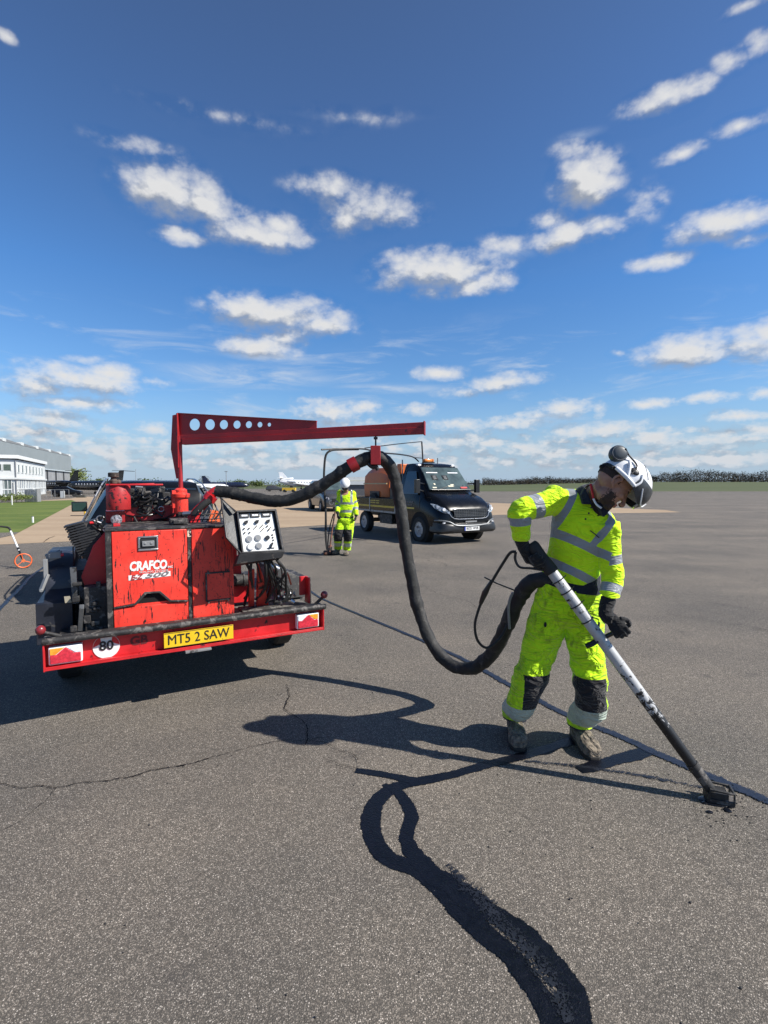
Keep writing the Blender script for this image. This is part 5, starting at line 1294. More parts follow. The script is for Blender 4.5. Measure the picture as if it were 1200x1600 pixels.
for i in range(14): b.ball((TIP.x+.03+rnd.gauss(0, .06), TIP.y-.01+rnd.gauss(0, .035), .003), (.018, 0, 0), (0, .013, 0), (0, 0, .006), 8, 5)
tag(b.build('wet_sealant', mat('wet_sealant_gloss', (.006, .007, .010), .18, bump=.6)), kind='structure')

# ================================================================ VEHICLES
def shell_rings(st):
    """stations along y: (y, z_bottom, z_shoulder, z_top, half_width, half_width_top)"""
    rings = []
    for (y, zb, zs, zt, w_, wt) in st:
        r = [(w_*.90, zb), (w_*.985, zb+.05), (w_, zb+(zs-zb)*.35), (w_, zb+(zs-zb)*.7), (w_*.985, zs), (wt+(w_*.985-wt)*.45, zs+(zt-zs)*.5), (wt, zt-(zt-zs)*.12), (wt*.93, zt-(zt-zs)*.02), (wt*.5, zt)]
        full = [(x, z) for x, z in r] + [(-x, z) for x, z in reversed(r)]
        rings.append([V((x, y, z)) for x, z in full])
    return rings
M['rim'] = mat('silver_rim', (.42, .42, .43), .4, metal=.3, dirt=(.08, .07, .06), dirt_amt=.45)
def wheel_set(root, pos, rr, wd, rimm='rim', copies_group=None):
    first = None
    for (x, y) in pos:
        if first is None:
            b = MB(); b.lathe([(rr*.62, -wd/2), (rr*.93, -wd/2), (rr, -wd/2+.03), (rr, wd/2-.03), (rr*.93, wd/2), (rr*.62, wd/2), (rr*.62, -wd/2)], (0, 0, 0), (1, 0, 0), 36, cap=False)
            wh = b.build('wheel', 'rubber', root)
            b = MB(); b.lathe([(.02, wd*.47), (rr*.14, wd*.47), (rr*.18, wd*.40), (rr*.34, wd*.44), (rr*.46, wd*.385), (rr*.58, wd*.40), (rr*.64, wd*.50), (rr*.67, wd*.49), (rr*.62, wd*.2), (rr*.58, -wd*.4)], (0, 0, 0), (1, 0, 0), 30); b.lathe([(rr*.60, -wd*.2), (rr*.66, -wd*.48), (rr*.6, -wd*.47), (.05, -wd*.15)], (0, 0, 0), (1, 0, 0), 20)
            for k in range(8):
                a = 2*math.pi*k/8; b.cyl((wd*.40, math.cos(a)*rr*.26, math.sin(a)*rr*.26), (wd*.48, math.cos(a)*rr*.26, math.sin(a)*rr*.26), .014, n=6)
            rm = b.build('rim', rimm, wh); first = wh; wh.location = (x, y, rr)
        else:
            c = copy_tree(first, root); c.location = (x, y, rr)
            if x < 0: c.rotation_euler = (0, 0, math.pi)
def heading(fx, fy): return math.atan2(-fx, fy)

# ---- black flatbed truck
TH = R(29); Fv = V((math.sin(TH), -math.cos(TH), 0)); Rv = V((-math.cos(TH), -math.sin(TH), 0))
wc = G(661, 846); tc_ = wc - Rv*.88
trk = thing('flatbed_truck', 'black dropside flatbed truck with amber roof beacon carrying an orange compressor', 'truck', (tc_.x, tc_.y, 0), heading(Fv.x, Fv.y))
b = MB(); b.loft(shell_rings([(1.03, .36, .62, .82, .74, .62), (.98, .31, .70, .98, .88, .72), (.86, .29, .80, 1.13, .97, .78), (.62, .28, .95, 1.27, 1.00, .80), (.30, .28, 1.05, 1.38, 1.00, .80), (.10, .28, 1.12, 1.44, 1.00, .80),
    (-.20, .28, 1.25, 1.82, 1.00, .76), (-.45, .28, 1.27, 2.12, 1.00, .73), (-.62, .28, 1.28, 2.26, 1.00, .72), (-.9, .28, 1.28, 2.31, 1.00, .72), (-1.25, .28, 1.28, 2.30, 1.00, .72)]))
cabm = b.build('cab', 'carblack', trk, 0, 42)
def quad(b, pts, off): b.prism([V(p) for p in pts], off)
b = MB(); quad(b, [(-.74, .10, 1.475), (.74, .10, 1.475), (.665, -.47, 2.135), (-.665, -.47, 2.135)], (0, .035, .03))
gm = mat('windscreen', (.06, .085, .085), .05, var=.5, scale=2, spec=.9)
ws = b.build('windscreen', gm, trk, .006)
b = MB(); b.tube([(-.70, .16, 1.50), (0, .17, 1.495), (.70, .16, 1.50)], .014, 8); b.tube([(.45, .17, 1.50), (.05, .06, 1.60), (-.20, .05, 1.60)], .009, 6); b.tube([(-.30, .17, 1.50), (-.55, .02, 1.63)], .009, 6); b.build('wiper', 'black_gloss', ws)
for x0, m_ in ((.32, 'grey'), (-.02, 'grey'), (-.44, 'grey')):
    b = MB(); b.ball((x0, -.26, 1.90), (.10, 0, 0), (0, .012, .01), (0, 0, .09), 14, 8); b.v = [p + V((0, .235*(2.0-p.z)*1.0 - .0, 0)) for p in b.v]
b = MB()
for x0 in (.33, -.05, -.42): b.obox((x0, .005-.0, 1.66), (.10, 0, 0), (0, .050, -.055), (0, .006, .006))
rd = random.Random(5)
b = MB()
for (x0, z0, sx_, sz_) in ((.55, 1.56, .07, .02), (.50, 1.66, .03, .03), (-.05, 1.60, .09, .025), (-.12, 1.64, .06, .02)):
    yy = .147 - (z0-1.505)*.864; b.obox((x0, yy, z0), (sx_, 0, 0), (0, .004, .003), (0, -sz_*.7, sz_*.8))
b.build('dashboard_papers', mat('papers', (.55, .52, .40), .7), ws)
b = MB(); b.obox((-.50, .112, 1.555), (.12, 0, 0), (0, .004, .003), (0, -.018, .022)); b.build('red_cloth', 'red_clean', ws)
for x0 in (.38, .0):
    b = MB(); zc = 1.86; yy = .149 - (zc-1.505)*.864; b.obox((x0, yy, zc), (.095, 0, 0), (0, .003, .003), (0, -.055, .064)); hr_ = b.build('headrest', 'black_gloss', ws, .004)
    b = MB()
    for k in (-1, 0, 1): zk = zc+k*.035; b.obox((x0, .156-(zk-1.505)*.864, zk), (.05, 0, 0), (0, .003, .003), (0, -.005, .006))
    b.build('headrest_slot', 'grey', hr_)
for x0, x1 in ((.20, .60), (-.55, -.18)):
    b = MB(); zc = 2.0; b.obox(((x0+x1)/2, .150-(zc-1.505)*.864, zc), ((x1-x0)/2, 0, 0), (0, .003, .003), (0, -.010, .012)); b.build('rear_window_light', 'white_clean', ws)
# side glass, doors
for sx_ in (1, -1):
    def sd(y, z, o=.006):   # point on the flank
        t_ = max(0, (z-1.28)/(2.23-1.28)); return V((sx_*(.985+o - t_*(.985-.72)), y, z))
    b = MB(); quad(b, [sd(-.13, 1.36), sd(-1.02, 1.36), sd(-1.02, 2.05), sd(-.52, 2.05)], (sx_*.008, 0, 0)); b.build('side_window', 'glass', trk, .004)
    b = MB(); b.tube([sd(-.02, .50, .012), sd(-.02, 1.28, .012)], .005, 6); b.tube([sd(-1.10, .40, .012), sd(-1.10, 2.10, .012)], .005, 6); b.box(min(sx_*.995, sx_*1.02), max(sx_*.995, sx_*1.02), -1.02, -.86, 1.10, 1.14)
    b.build('door_seam', 'black_gloss', trk)
    b = MB(); b.obox((sx_*1.09, .0, 1.60), (.075, 0, 0), (0, .05, 0), (0, 0, .20)); b.tube([(sx_*.80, -.05, 1.44), (sx_*1.06, .0, 1.50)], .025, 8); b.tube([(sx_*.75, -.12, 1.66), (sx_*1.06, .0, 1.70)], .022, 8); b.build('mirror', 'black_gloss', trk, .02, seg=3)
    # headlights, fog lamps, arches
    b = MB(); b.prism([(sx_*.995, .52, 1.12), (sx_*.93, .74, 1.10), (sx_*.80, .93, 1.00), (sx_*.66, 1.0, .90), (sx_*.68, .985, .84), (sx_*.86, .93, .89), (sx_*.975, .74, .98)], (sx_*.02, .03, .0)); hl = b.build('headlight', mat('headlamp_glass', (.32, .36, .40), .10, var=.9, scale=16, spec=.9), trk, .004)
    b = MB(); b.cyl((sx_*.83, .925, .965), (sx_*.84, .975, .965), .045); b.cyl((sx_*.93, .80, 1.02), (sx_*.955, .83, 1.02), .035); b.build('lamp_bulb', 'clear_lens', hl)
    b = MB(); b.cyl((sx_*.83, .93, .565), (sx_*.84, 1.0, .565), .075, n=24); fg = b.build('fog_lamp_housing', 'grey', trk, .004); b = MB(); b.cyl((sx_*.84, 1.0, .565), (sx_*.84, 1.008, .565), .05, n=20); b.build('fog_lens', 'clear_lens', fg)
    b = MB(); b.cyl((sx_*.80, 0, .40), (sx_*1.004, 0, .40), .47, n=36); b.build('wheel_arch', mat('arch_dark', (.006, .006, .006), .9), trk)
b = MB()
gz = [(.90, .70), (.66, .56)]
b.prism([(-.62, 1.03, .98), (.62, 1.03, .98), (.52, 1.055, .74), (-.52, 1.055, .74)], (0, .015, 0)); gr_ = b.build('grille', 'black_gloss', trk, .003)
b = MB()
for k in range(5):
    z = .775+.043*k; hw = .53+.022*k; b.box(-hw, hw, 1.062 - .002*k, 1.078, z, z+.010)
for k in range(15):
    x = -.56+.08*k; b.obox((x, 1.066, .86), (.004, 0, 0), (0, .005, 0), (0, 0, .095))
b.build('grille_bars', mat('grille_metal', (.16, .165, .17), .3, metal=.6), gr_)
b = MB(); b.tube([(.70, 1.0, .88), (.56, 1.06, .715), (0, 1.082, .70), (-.56, 1.06, .715), (-.70, 1.0, .88)], .013, 8, k=3); b.build('grille_trim', 'steel', gr_)
b = MB(); b.loft(shell_rings([(1.11, .36, .44, .50, .66, .60), (1.09, .33, .46, .56, .84, .74), (1.0, .30, .46, .60, .97, .90), (.80, .28, .46, .62, 1.01, .99), (.52, .28, .46, .62, 1.012, 1.0)])); bmp = b.build('bumper', mat('bumper_black', (.014, .015, .017), .4), trk, 0, 42)
b = MB(); b.tube([(1.00, .74, .66), (.90, .95, .66), (.70, 1.05, .62), (.55, 1.10, .535), (.30, 1.125, .515), (0, 1.13, .51), (-.30, 1.125, .515), (-.55, 1.10, .535), (-.70, 1.05, .62), (-.90, .95, .66), (-1.0, .74, .66)], .024, 10, k=3); b.build('bumper_trim', mat('silver_grey_trim', (.20, .21, .215), .35, metal=.4), bmp)
b = MB(); b.box(-.26, .26, 1.125, 1.133, .375, .486); p_ = b.build('number_plate', 'white', bmp)
b = MB(); b.box(.222, .259, 1.1335, 1.1345, .376, .485); b.build('plate_band', mat('blue_band', (.02, .05, .35), .4), p_)
text('plate_letters', 'RO21 WVR', .095, 'text_black', p_, (-.02, 1.1345, .430), V((-1, 0, 0)), Z, bold=.002, width=.42)
b = MB(); b.box(-.2, .2, 1.08, 1.098, .60, .64); b.build('maker_badge', 'grey', bmp, .004)
# roof: beacon, marker lights
b = MB(); b.box(.05, .42, -.78, -.62, 2.305, 2.335); bc = b.build('beacon_base', 'black_gloss', trk, .004)
b = MB(); b.box(.06, .41, -.77, -.63, 2.336, 2.43); b.build('beacon_lens', mat('amber_beacon', (.75, .20, .03), .12, var=.6, scale=18, spec=.8), bc, .03, seg=4)
for x0 in (.62, -.62): b = MB(); b.box(x0-.06, x0+.06, -.70, -.60, 2.21, 2.268); b.build('roof_marker', 'clear_lens', trk, .01)
b = MB(); b.cyl((-.45, -1.18, 2.2), (-.45, -1.18, 2.50), .018, n=8); b.build('aerial_post', 'grey', trk); b = MB(); b.cyl((.80, -1.3, 1.2), (.80, -1.3, 2.42), .02, n=8); b.build('rack_post', 'grey', trk)
# chassis, bed and boards
b = MB(); b.box(-.42, -.34, -4.75, -1.0, .55, .72); b.box(.34, .42, -4.75, -1.0, .55, .72); b.box(-.9, .9, -3.62, -3.50, .34, .48); b.box(.45, .95, -2.5, -1.7, .38, .70); b.cyl((.62, -3.0, .55), (.62, -1.5, .55), .14); b.box(-.95, .95, -.6, .5, .30, .6)
b.build('chassis', 'black_rough', trk, .01)
b = MB(); b.box(-1.03, 1.03, -4.85, -1.32, .735, .80); bed = b.build('bed_floor', mat('alloy_edge', (.30, .31, .31), .45, metal=.3, dirt=(.08, .07, .06), dirt_amt=.42), trk, .004)
for a in ((1.005, 1.035, -4.85, -1.32), (-1.035, -1.005, -4.85, -1.32), (-1.0, 1.0, -4.85, -4.82)):
    b = MB(); b.box(a[0], a[1], a[2], a[3], .803, 1.20); bd_ = b.build('side_board', 'carblack', trk, .004)
    if a[0] > 1:
        b = MB(); b.box(1.0355, 1.0385, -4.80, -1.40, .905, .965); b.build('yellow_stripe', mat('stripe_yellow', (.62, .42, .03), .4, dirt=(.1, .08, .04), dirt_amt=.35), bd_)
        b = MB()
        for x0 in (-4.6, -3.1):
            for z0 in (1.115, 1.045):
                xx = x0
                for k in range(9):
                    l = .045+.012*((k*7) % 3); b.box(1.0355, 1.0375, xx, xx+l, z0-.016-.003*(k % 2), z0+.016); xx += l+.018
                    if k == 5: xx += .05
        b.build('board_lettering', 'text_yellow', bd_)
for y0 in (-1.34, -3.05, -4.83):
    b = MB(); b.box(1.0, 1.05, y0-.03, y0+.03, .74, 1.23); b.build('board_post', bed.data.materials[0], trk, .004)
b = MB()
for z0, x0, x1 in ((1.13, -.95, -.35), (1.05, -.95, -.45)):
    xx = x0
    while xx < x1: b.box(1.001, 1.004, xx, xx+.045, z0-.02, z0+.02); xx += .062
b.build('door_lettering', 'text_grey', trk)
b = MB(); b.box(1.001, 1.004, -1.08, -.30, .93, .975); b.build('door_stripe', 'text_yellow', trk)
wheel_set(trk, [(.925, 0), (-.925, 0), (.90, -3.55), (-.90, -3.55)], .36, .23)
# ---- orange compressor on the bed
cp = thing('compressor', 'orange road compressor with black lower frame standing on the flatbed truck', 'compressor', trk.matrix_basis @ V((.1, -3.25, .80)), heading(Fv.x, Fv.y))
orange = mat('orange_paint', (.52, .115, .02), .45, var=.1, dirt=(.12, .05, .02), dirt_amt=.33)
b = MB(); b.loft([[V((x, y, z)) for x, z in ((.62*k, .42), (.64*k, .8), (.60*k, 1.25*h), (.45*k, 1.42*h), (-.45*k, 1.42*h), (-.60*k, 1.25*h), (-.64*k, .8), (-.62*k, .42))] for y, k, h in ((-.92, .88, .80), (-.85, .97, .92), (-.5, 1, 1), (.4, 1, 1), (.80, .98, .93), (.90, .9, .82))])
b.build('canopy', orange, cp, .01, 30)
b = MB(); b.box(-.58, .58, -.95, .95, .18, .42); b.box(-.66, .66, -.3, .3, .34, .50); b.box(.64, .655, -.35, .35, .44, .62); b.build('frame', 'black', cp, .02)
b = MB(); b.box(.615, .648, -.86, .84, .86, .90); b.build('canopy_trim', mat('cream_trim', (.5, .38, .2), .5), cp)
for x0 in (.66, -.66): b = MB(); b.lathe([(.15, -.07), (.27, -.07), (.28, -.04), (.28, .04), (.27, .07), (.15, .07)], (x0, 0, .285), (1, 0, 0), 28); wq = b.build('wheel', 'rubber', cp); b = MB(); b.lathe([(.03, .05), (.15, .06), (.16, -.06), (.03, -.05)], (x0, 0, .285), (1, 0, 0), 20); b.build('rim', 'grey', wq)
tag(MB().box(-.17, .17, -.12, .12, 0, .33).build('fuel_can', orange, None, .03), 'orange plastic drum behind the truck cab above the bed', 'drum'); bpy.data.objects['fuel_can'].location = trk.matrix_basis @ V((.50, -1.75, 1.98)); bpy.data.objects['fuel_can'].rotation_euler = (0, 0, heading(Fv.x, Fv.y))
b = MB(); b.box(.15, .85, -2.0, -1.5, .802, 1.975); b.build('tool_locker', 'black', trk, .01)

# ---- boom hose from the truck to the second worker
bh = thing('hose_boom', 'thin hose boom reaching from the black truck over to the second worker', 'boom', G(661, 846)*1.0)
BO = Matrix.Translation(-bh.location)
def bfin(b, n_, m_): b.xform(BO); return b.build(n_, m_, bh)
def PQ(l): return [P(*q) for q in l]
b = MB(); b.tube(PQ([(661, 724, 15.3), (659, 690, 15.2)]), .022, 8); bfin(b, 'mast', 'black')
b = MB(); b.tube(PQ([(659, 690, 15.2), (628, 693, 14.2), (594, 697, 13.2), (570, 700, 12.6)]), .013, 7, k=3); b.tube(PQ([(661, 716, 15.2), (648, 715, 14.9)]), .012, 7); bfin(b, 'stay_rod', 'black')
b = MB(); b.tube(PQ([(502, 702.5, 11.3), (530, 701.5, 11.6), (568, 701.5, 12.2), (592, 707, 12.8), (625, 710, 13.8), (645, 714, 14.8), (654, 721, 15.2)]), .020, 8, k=5); bfin(b, 'boom_arm', 'black')
b = MB(); b.tube(PQ([(560, 702, 12.1), (530, 702.5, 11.6), (517, 704, 11.35), (509, 712, 11.3), (506.5, 735, 11.3), (506.5, 760, 11.3), (509, 800, 11.25), (509, 835, 11.2), (511, 859, 11.15)]), .026, 8, k=5); bfin(b, 'hose', 'rubber')

# ---- second worker
jj = J({'head': (539.5, 757, 11.15), 'neck': (541, 769, 11.35), 'neckt': (540, 764, 11.27), 'belt': (541, 806, 11.42), 'shR': (532, 771, 11.35), 'elR': (528, 788, 11.45), 'wrR': (527.5, 800, 11.18),
        'shL': (550.5, 772, 11.38), 'elL': (555.5, 789, 11.42), 'wrL': (556.5, 803, 11.30), 'hipR': (534.5, 813, 11.4), 'hipL': (547, 813, 11.4), 'knR': (528, 838, 11.3), 'knL': (544, 838, 11.3), 'anR': (523, 861, 11.3), 'anL': (541, 862, 11.3)})
jj['toeR'] = G(521, 867.5); jj['heelR'] = jj['toeR'] + V((.10, .27, 0)); jj['toeL'] = G(540, 869); jj['heelL'] = jj['toeL'] + V((.02, .29, 0))
jj['anR'] = jj['heelR'] + V((-.01, -.06, .10)); jj['anL'] = jj['heelL'] + V((0, -.06, .10))
dr2 = V((.1, -.5, -.86)); jj['handR'] = jj['wrR'] + dr2.normalized()*.085; dl2 = V((-.1, -.15, -1)); jj['handL'] = jj['wrL'] + dl2.normalized()*.085
def leg2(h, a, kx): return [jj[h], jj[h].lerp(kx, .5), kx, kx.lerp(jj[a], .5)+V((0, 0, .02)), jj[a] + V((0, -.01, .08)), jj[a] + V((0, -.01, -.05))]
ur = (jj['elR']-jj['shR']).normalized(); fr_ = (jj['wrR']-jj['elR']).normalized(); ul2 = (jj['elL']-jj['shL']).normalized(); fl2 = (jj['wrL']-jj['elL']).normalized()
tp2 = [('H', P(540, 785, 11.3), P(540, 788.5, 11.3), V((0, .1, 1)), None, 0), ('H', P(540, 797, 11.3), P(540, 801, 11.3), V((0, .1, 1)), None, 0),
       ('B', P(532, 775, 11.3), P(535.5, 775, 11.3), V((1, 0, 0)), P(532, 788, 11.3), 0), ('B', P(547.5, 775, 11.3), P(551, 775, 11.3), V((1, 0, 0)), P(532, 788, 11.3), 0),
       ('Ru', along('shR', 'elR', .6), along('shR', 'elR', .8), ur, None, 0), ('Rf', along('elR', 'wrR', .3), along('elR', 'wrR', .55), fr_, None, 0), ('Lu', along('shL', 'elL', .6), along('shL', 'elL', .8), ul2, None, 0), ('Lf', along('elL', 'wrL', .3), along('elL', 'wrL', .6), fl2, None, 0)]
spec2 = dict(label='smaller worker in yellow hi-vis standing with head bowed beside the black truck', j=jj, F=(-.05, -.80, -.60), U=(0, -.60, .80), front=(0, -1, 0), handR=(dr2, V((.8, .3, -.2))), handL=(dl2, V((-.9, .2, 0))), vox=.010, g=.016, shirt_arm=(.078, .064, .058, .055, .048), curls=(30, 40, 30),
    legR=(leg2('hipR', 'anR', jj['knR']), [.10, .105, .098, .09, .088, .08]), legL=(leg2('hipL', 'anL', jj['knL']), [.10, .105, .098, .09, .088, .08]), tapes=tp2, hem=-.04,
    bands=[('R', .34, .62, 1), ('L', .34, .62, 1), ('R', .20, .29, 2), ('L', .20, .29, 2)], hemz=.11, padw=.09, hair=False)
along_ = along
per2, fin2, fr2, j2 = person(spec2)
helmet(fin2, fr2, 1.0, False)
b = MB(); b.ball(fr2[0] + fr2[1]*.012 - fr2[2]*.045, fr2[1]*.112, fr2[3]*.092, fr2[2]*.085, 18, 10); fin2(b, 'face_scarf', 'navy')
ln = thing('burner_lance', 'rusty two-tube hand lance standing on the asphalt in front of the second worker', 'lance', G(514, 866))
LN = Matrix.Translation(-ln.location)
def lfin(b, n_, m_, par=None): b.xform(LN); return b.build(n_, m_, par or ln)
rust = mat('rust', (.20, .085, .05), .8, var=.5, dirt=(.04, .03, .03), dirt_amt=.5)
b = MB(); b.tube(PQ([(523.5, 800, 11.05), (518, 835, 11.0), (515, 862, 10.95)]), .018, 8, k=3); lt_ = lfin(b, 'lance_tube', rust)
b = MB(); b.tube(PQ([(521, 803, 11.05), (514, 830, 11.05), (512, 860, 11.0)]), .013, 8, k=3); lfin(b, 'gas_tube', 'rubber')
b = MB(); b.tube([G(506, 867)+Z*.05, G(514, 867)+Z*.06, G(522, 866)+Z*.05], [.05, .06, .045], 10, k=2); b.cyl(G(514, 867)+Z*.05, G(516, 864)+Z*.16, .05); b.ball(G(509, 868)+Z*.05, (.06, 0, 0), (0, .05, 0), (0, 0, .045)); lfin(b, 'burner_head', rust)

# ---- parked dark van
Fs = V((.36, -.93, 0)).normalized(); Rs = V((Fs.y, -Fs.x, 0)); sc0 = G(503.5, 799) - Rs*.86
sv = thing('parked_van', 'dark grey parked van standing on the beige apron between the trailer and the truck', 'van', (sc0.x, sc0.y, 0), heading(Fs.x, Fs.y))
b = MB(); b.loft(shell_rings([(.90, .30, .60, .78, .70, .60), (.84, .28, .70, .95, .86, .70), (.6, .28, .85, 1.10, .94, .78), (.2, .28, .95, 1.18, .95, .80), (-.15, .28, 1.05, 1.36, .95, .78), (-.55, .28, 1.10, 1.78, .95, .74), (-.85, .28, 1.12, 1.92, .95, .73), (-3.4, .28, 1.12, 1.94, .95, .74), (-3.85, .30, 1.10, 1.86, .93, .73), (-3.95, .40, 1.05, 1.70, .88, .72)])); b.build('body', 'greycar', sv, 0, 42)
for sx_ in (1, -1):
    def sd2(y, z, o=.006): t_ = max(0, (z-1.12)/.8); return V((sx_*(.936+o-t_*.19), y, z))
    for y0, y1, yt in ((-.42, -1.30, -.72), (-1.42, -2.35, -1.42), (-2.5, -3.6, -2.5)):
        b = MB(); b.prism([sd2(y0, 1.20), sd2(y1, 1.20), sd2(y1, 1.72), sd2(yt, 1.72)], (sx_*.006, 0, 0)); b.build('side_window', 'glass', sv)
    b = MB(); b.prism([(sx_*.86, .70, .92), (sx_*.66, .86, .86), (sx_*.64, .87, .72), (sx_*.88, .72, .78)], (sx_*.02, .03, 0)); b.build('headlight', 'clear_lens', sv)
    b = MB(); b.obox((sx_*1.06, -.35, 1.25), (.09, 0, 0), (0, .05, 0), (0, 0, .09)); b.build('mirror', 'greycar', sv, .02)
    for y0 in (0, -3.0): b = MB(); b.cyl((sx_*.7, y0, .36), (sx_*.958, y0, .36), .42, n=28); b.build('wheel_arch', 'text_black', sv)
b = MB(); b.prism([(-.70, -.06, 1.24), (.70, -.06, 1.24), (.66, -.60, 1.82), (-.66, -.60, 1.82)], (0, .03, .02)); b.build('windscreen', gm, sv)
b = MB(); b.box(-.5, .5, .88, .905, .58, .80); b.build('grille', 'black_gloss', sv)
b = MB(); b.torus((.52, .89, .56), (0, 1, 0), .13, .014, 24, 6); b.build('lamp_ring', 'steel', sv)
wheel_set(sv, [(.885, 0), (-.885, 0), (.885, -3.0), (-.885, -3.0)], .33, .22)

# ---- tow vehicle ahead of the trailer
tw0 = TRM @ V((.93, 3.72, 0))
tw = thing('tow_vehicle', 'black off-road car hitched in front of the red trailer, its left mirror showing', 'car', tw0, TR_ROT)
b = MB(); b.loft(shell_rings([(0, .50, .95, 1.30, .82, .60), (.06, .45, 1.02, 1.55, .90, .62), (.25, .40, 1.08, 1.685, .92, .60), (1.0, .38, 1.08, 1.715, .92, .59), (1.9, .38, 1.08, 1.71, .92, .59), (2.35, .38, 1.06, 1.63, .92, .60), (2.7, .38, 1.04, 1.36, .92, .66), (3.0, .38, 1.0, 1.16, .91, .72), (3.9, .38, .92, 1.06, .88, .70), (4.2, .42, .8, .92, .78, .62)])); b.build('body', 'carblack', tw, 0, 42)
for sx_ in (1, -1):
    def sd3(y, z, o=.006): t_ = max(0, (z-1.08)/.62); return V((sx_*(.906+o-t_*.30), y, z))
    for y0, y1, y0t, y1t in ((.32, 1.15, .42, 1.15), (1.25, 2.52, 1.25, 2.05)):
        b = MB(); b.prism([sd3(y0, 1.13), sd3(y1, 1.13), sd3(y1t, 1.60), sd3(y0t, 1.60)], (sx_*.006, 0, 0)); b.build('side_window', 'glass', tw)
    b = MB(); b.tube([sd3(.10, 1.10, .02), sd3(.20, 1.66, .02), sd3(1.9, 1.70, -.0), sd3(2.6, 1.20, .02)], .012, 8, k=3); b.build('door_trim', 'steel', tw)
    b = MB(); b.obox((sx_*1.04, 2.42, 1.27), (.115, 0, 0), (0, .05, 0), (0, 0, .085)); b.tube([(sx_*.9, 2.42, 1.2), (sx_*1.0, 2.42, 1.22)], .03, 8); mr = b.build('mirror', 'black_gloss', tw, .03, seg=3)
    b = MB(); b.obox((sx_*1.04, 2.367, 1.27), (.098, 0, 0), (0, .003, 0), (0, 0, .068)); b.build('mirror_glass', mat('mirror_green', (.02, .05, .045), .08), mr)
    b = MB(); b.box(min(sx_*.84, sx_*.91), max(sx_*.84, sx_*.91), -.03, .05, .86, 1.06); b.build('rear_lamp', 'red_lamp', tw, .01)
b = MB(); b.prism([(-.60, .00, 1.15), (.60, .00, 1.15), (.54, .13, 1.60), (-.54, .13, 1.60)], (0, -.02, 0)); b.build('rear_window', 'glass', tw)
wheel_set(tw, [(.86, .75), (-.86, .75), (.86, 3.35), (-.86, 3.35)], .36, .24)

# ---- measuring wheel
mw0 = G(37, 888); mw = thing('measuring_wheel', 'orange measuring wheel standing upright on its white folding handle', 'measuring wheel', mw0)
wdir = V((.80, .6, 0)); ax_ = V((.6, -.80, 0)).normalized(); wdir = V((ax_.y*-1, ax_.x, 0)).normalized()
of = mat('orange_plastic', (.80, .16, .05), .4)
ctr = V((0, 0, .152))
b = MB(); b.torus(ctr, ax_, .135, .012, 36, 8); whl = b.build('rim', of, mw)
b = MB(); b.torus(ctr, ax_, .146, .0045, 36, 6); b.build('tyre', 'rubber', whl)
b = MB()
for a in (100, 220, 340):
    e = wdir*math.cos(R(a)) + Z*math.sin(R(a)); b.bar(ctr+e*.02, ctr+e*.13, .012, .035, ax_)
b.lathe([(.03, -.012), (.03, .012)], ctr, ax_, 16); b.build('spokes', of, whl)
tp_ = P(15, 826, mw0.y + .35) - mw0; hd_ = (tp_-ctr).normalized(); HLn = (tp_-ctr).length
b = MB(); b.prism([ctr + ax_*.02 + V((0, 0, -.02)), ctr + ax_*.02 + hd_*.19 + wdir*.04, ctr + ax_*.02 + hd_*.19 - wdir*.035], -ax_*.04); b.build('fork', 'black_gloss', mw, .004)
b = MB(); b.tube([ctr+hd_*.17, ctr+hd_*.26], .019, 10); b.tube([ctr+hd_*.28, ctr+hd_*.34], .022, 10); b.build('joint', 'black_gloss', mw)
b = MB(); b.tube([ctr+hd_*.26, ctr+hd_*.29], .017, 10); b.tube([ctr+hd_*.34, ctr+hd_*(HLn-.06)], .0165, 12); b.build('handle_tube', 'white_clean', mw)
b = MB(); b.tube([ctr+hd_*(HLn-.07), ctr+hd_*(HLn), ctr+hd_*(HLn+.02)+V((-.05, 0, .015)), ctr+hd_*(HLn+.02)+V((-.15, -.05, .035))], [.018, .020, .020, .018], 10, k=3); b.build('hand_grip', 'rubber', mw)

# ================================================================ BACKGROUND
bwhite = mat('white_render', (.60, .62, .61), .6, var=.05, scale=.6, dirt=(.40, .42, .41), dirt_amt=.35, dirt_scale=(.8, .8, .5), dirt_edge=.1)
bgrey = mat('grey_cladding', (.225, .255, .265), .6, var=.05, scale=.3)
winm = mat('building_glass', (.12, .15, .15), .2, var=.3, scale=1)
doorm = mat('hangar_door', (.26, .265, .27), .6, var=.1, scale=.5)
darkgap = mat('dark_gap', (.02, .022, .025), .7)
def wall_frame(p0, p1):
    d = (p1-p0); L = d.length; d.normalize(); n = V((d.y, -d.x, 0)); return d, n, L
# white two storey building: local x along the long face, local -y out of it
pc = G(28.5, 776); pc = V((-49.8, 66.9, 0)); pe = V((-59.4, 86.6, 0)); d, n, L = wall_frame(pc, pe)
ang = math.atan2(d.y, d.x)
wb = thing('terminal_building', 'white two storey building with a flat roof and rows of small windows beside the hangar', 'building', pc, ang)
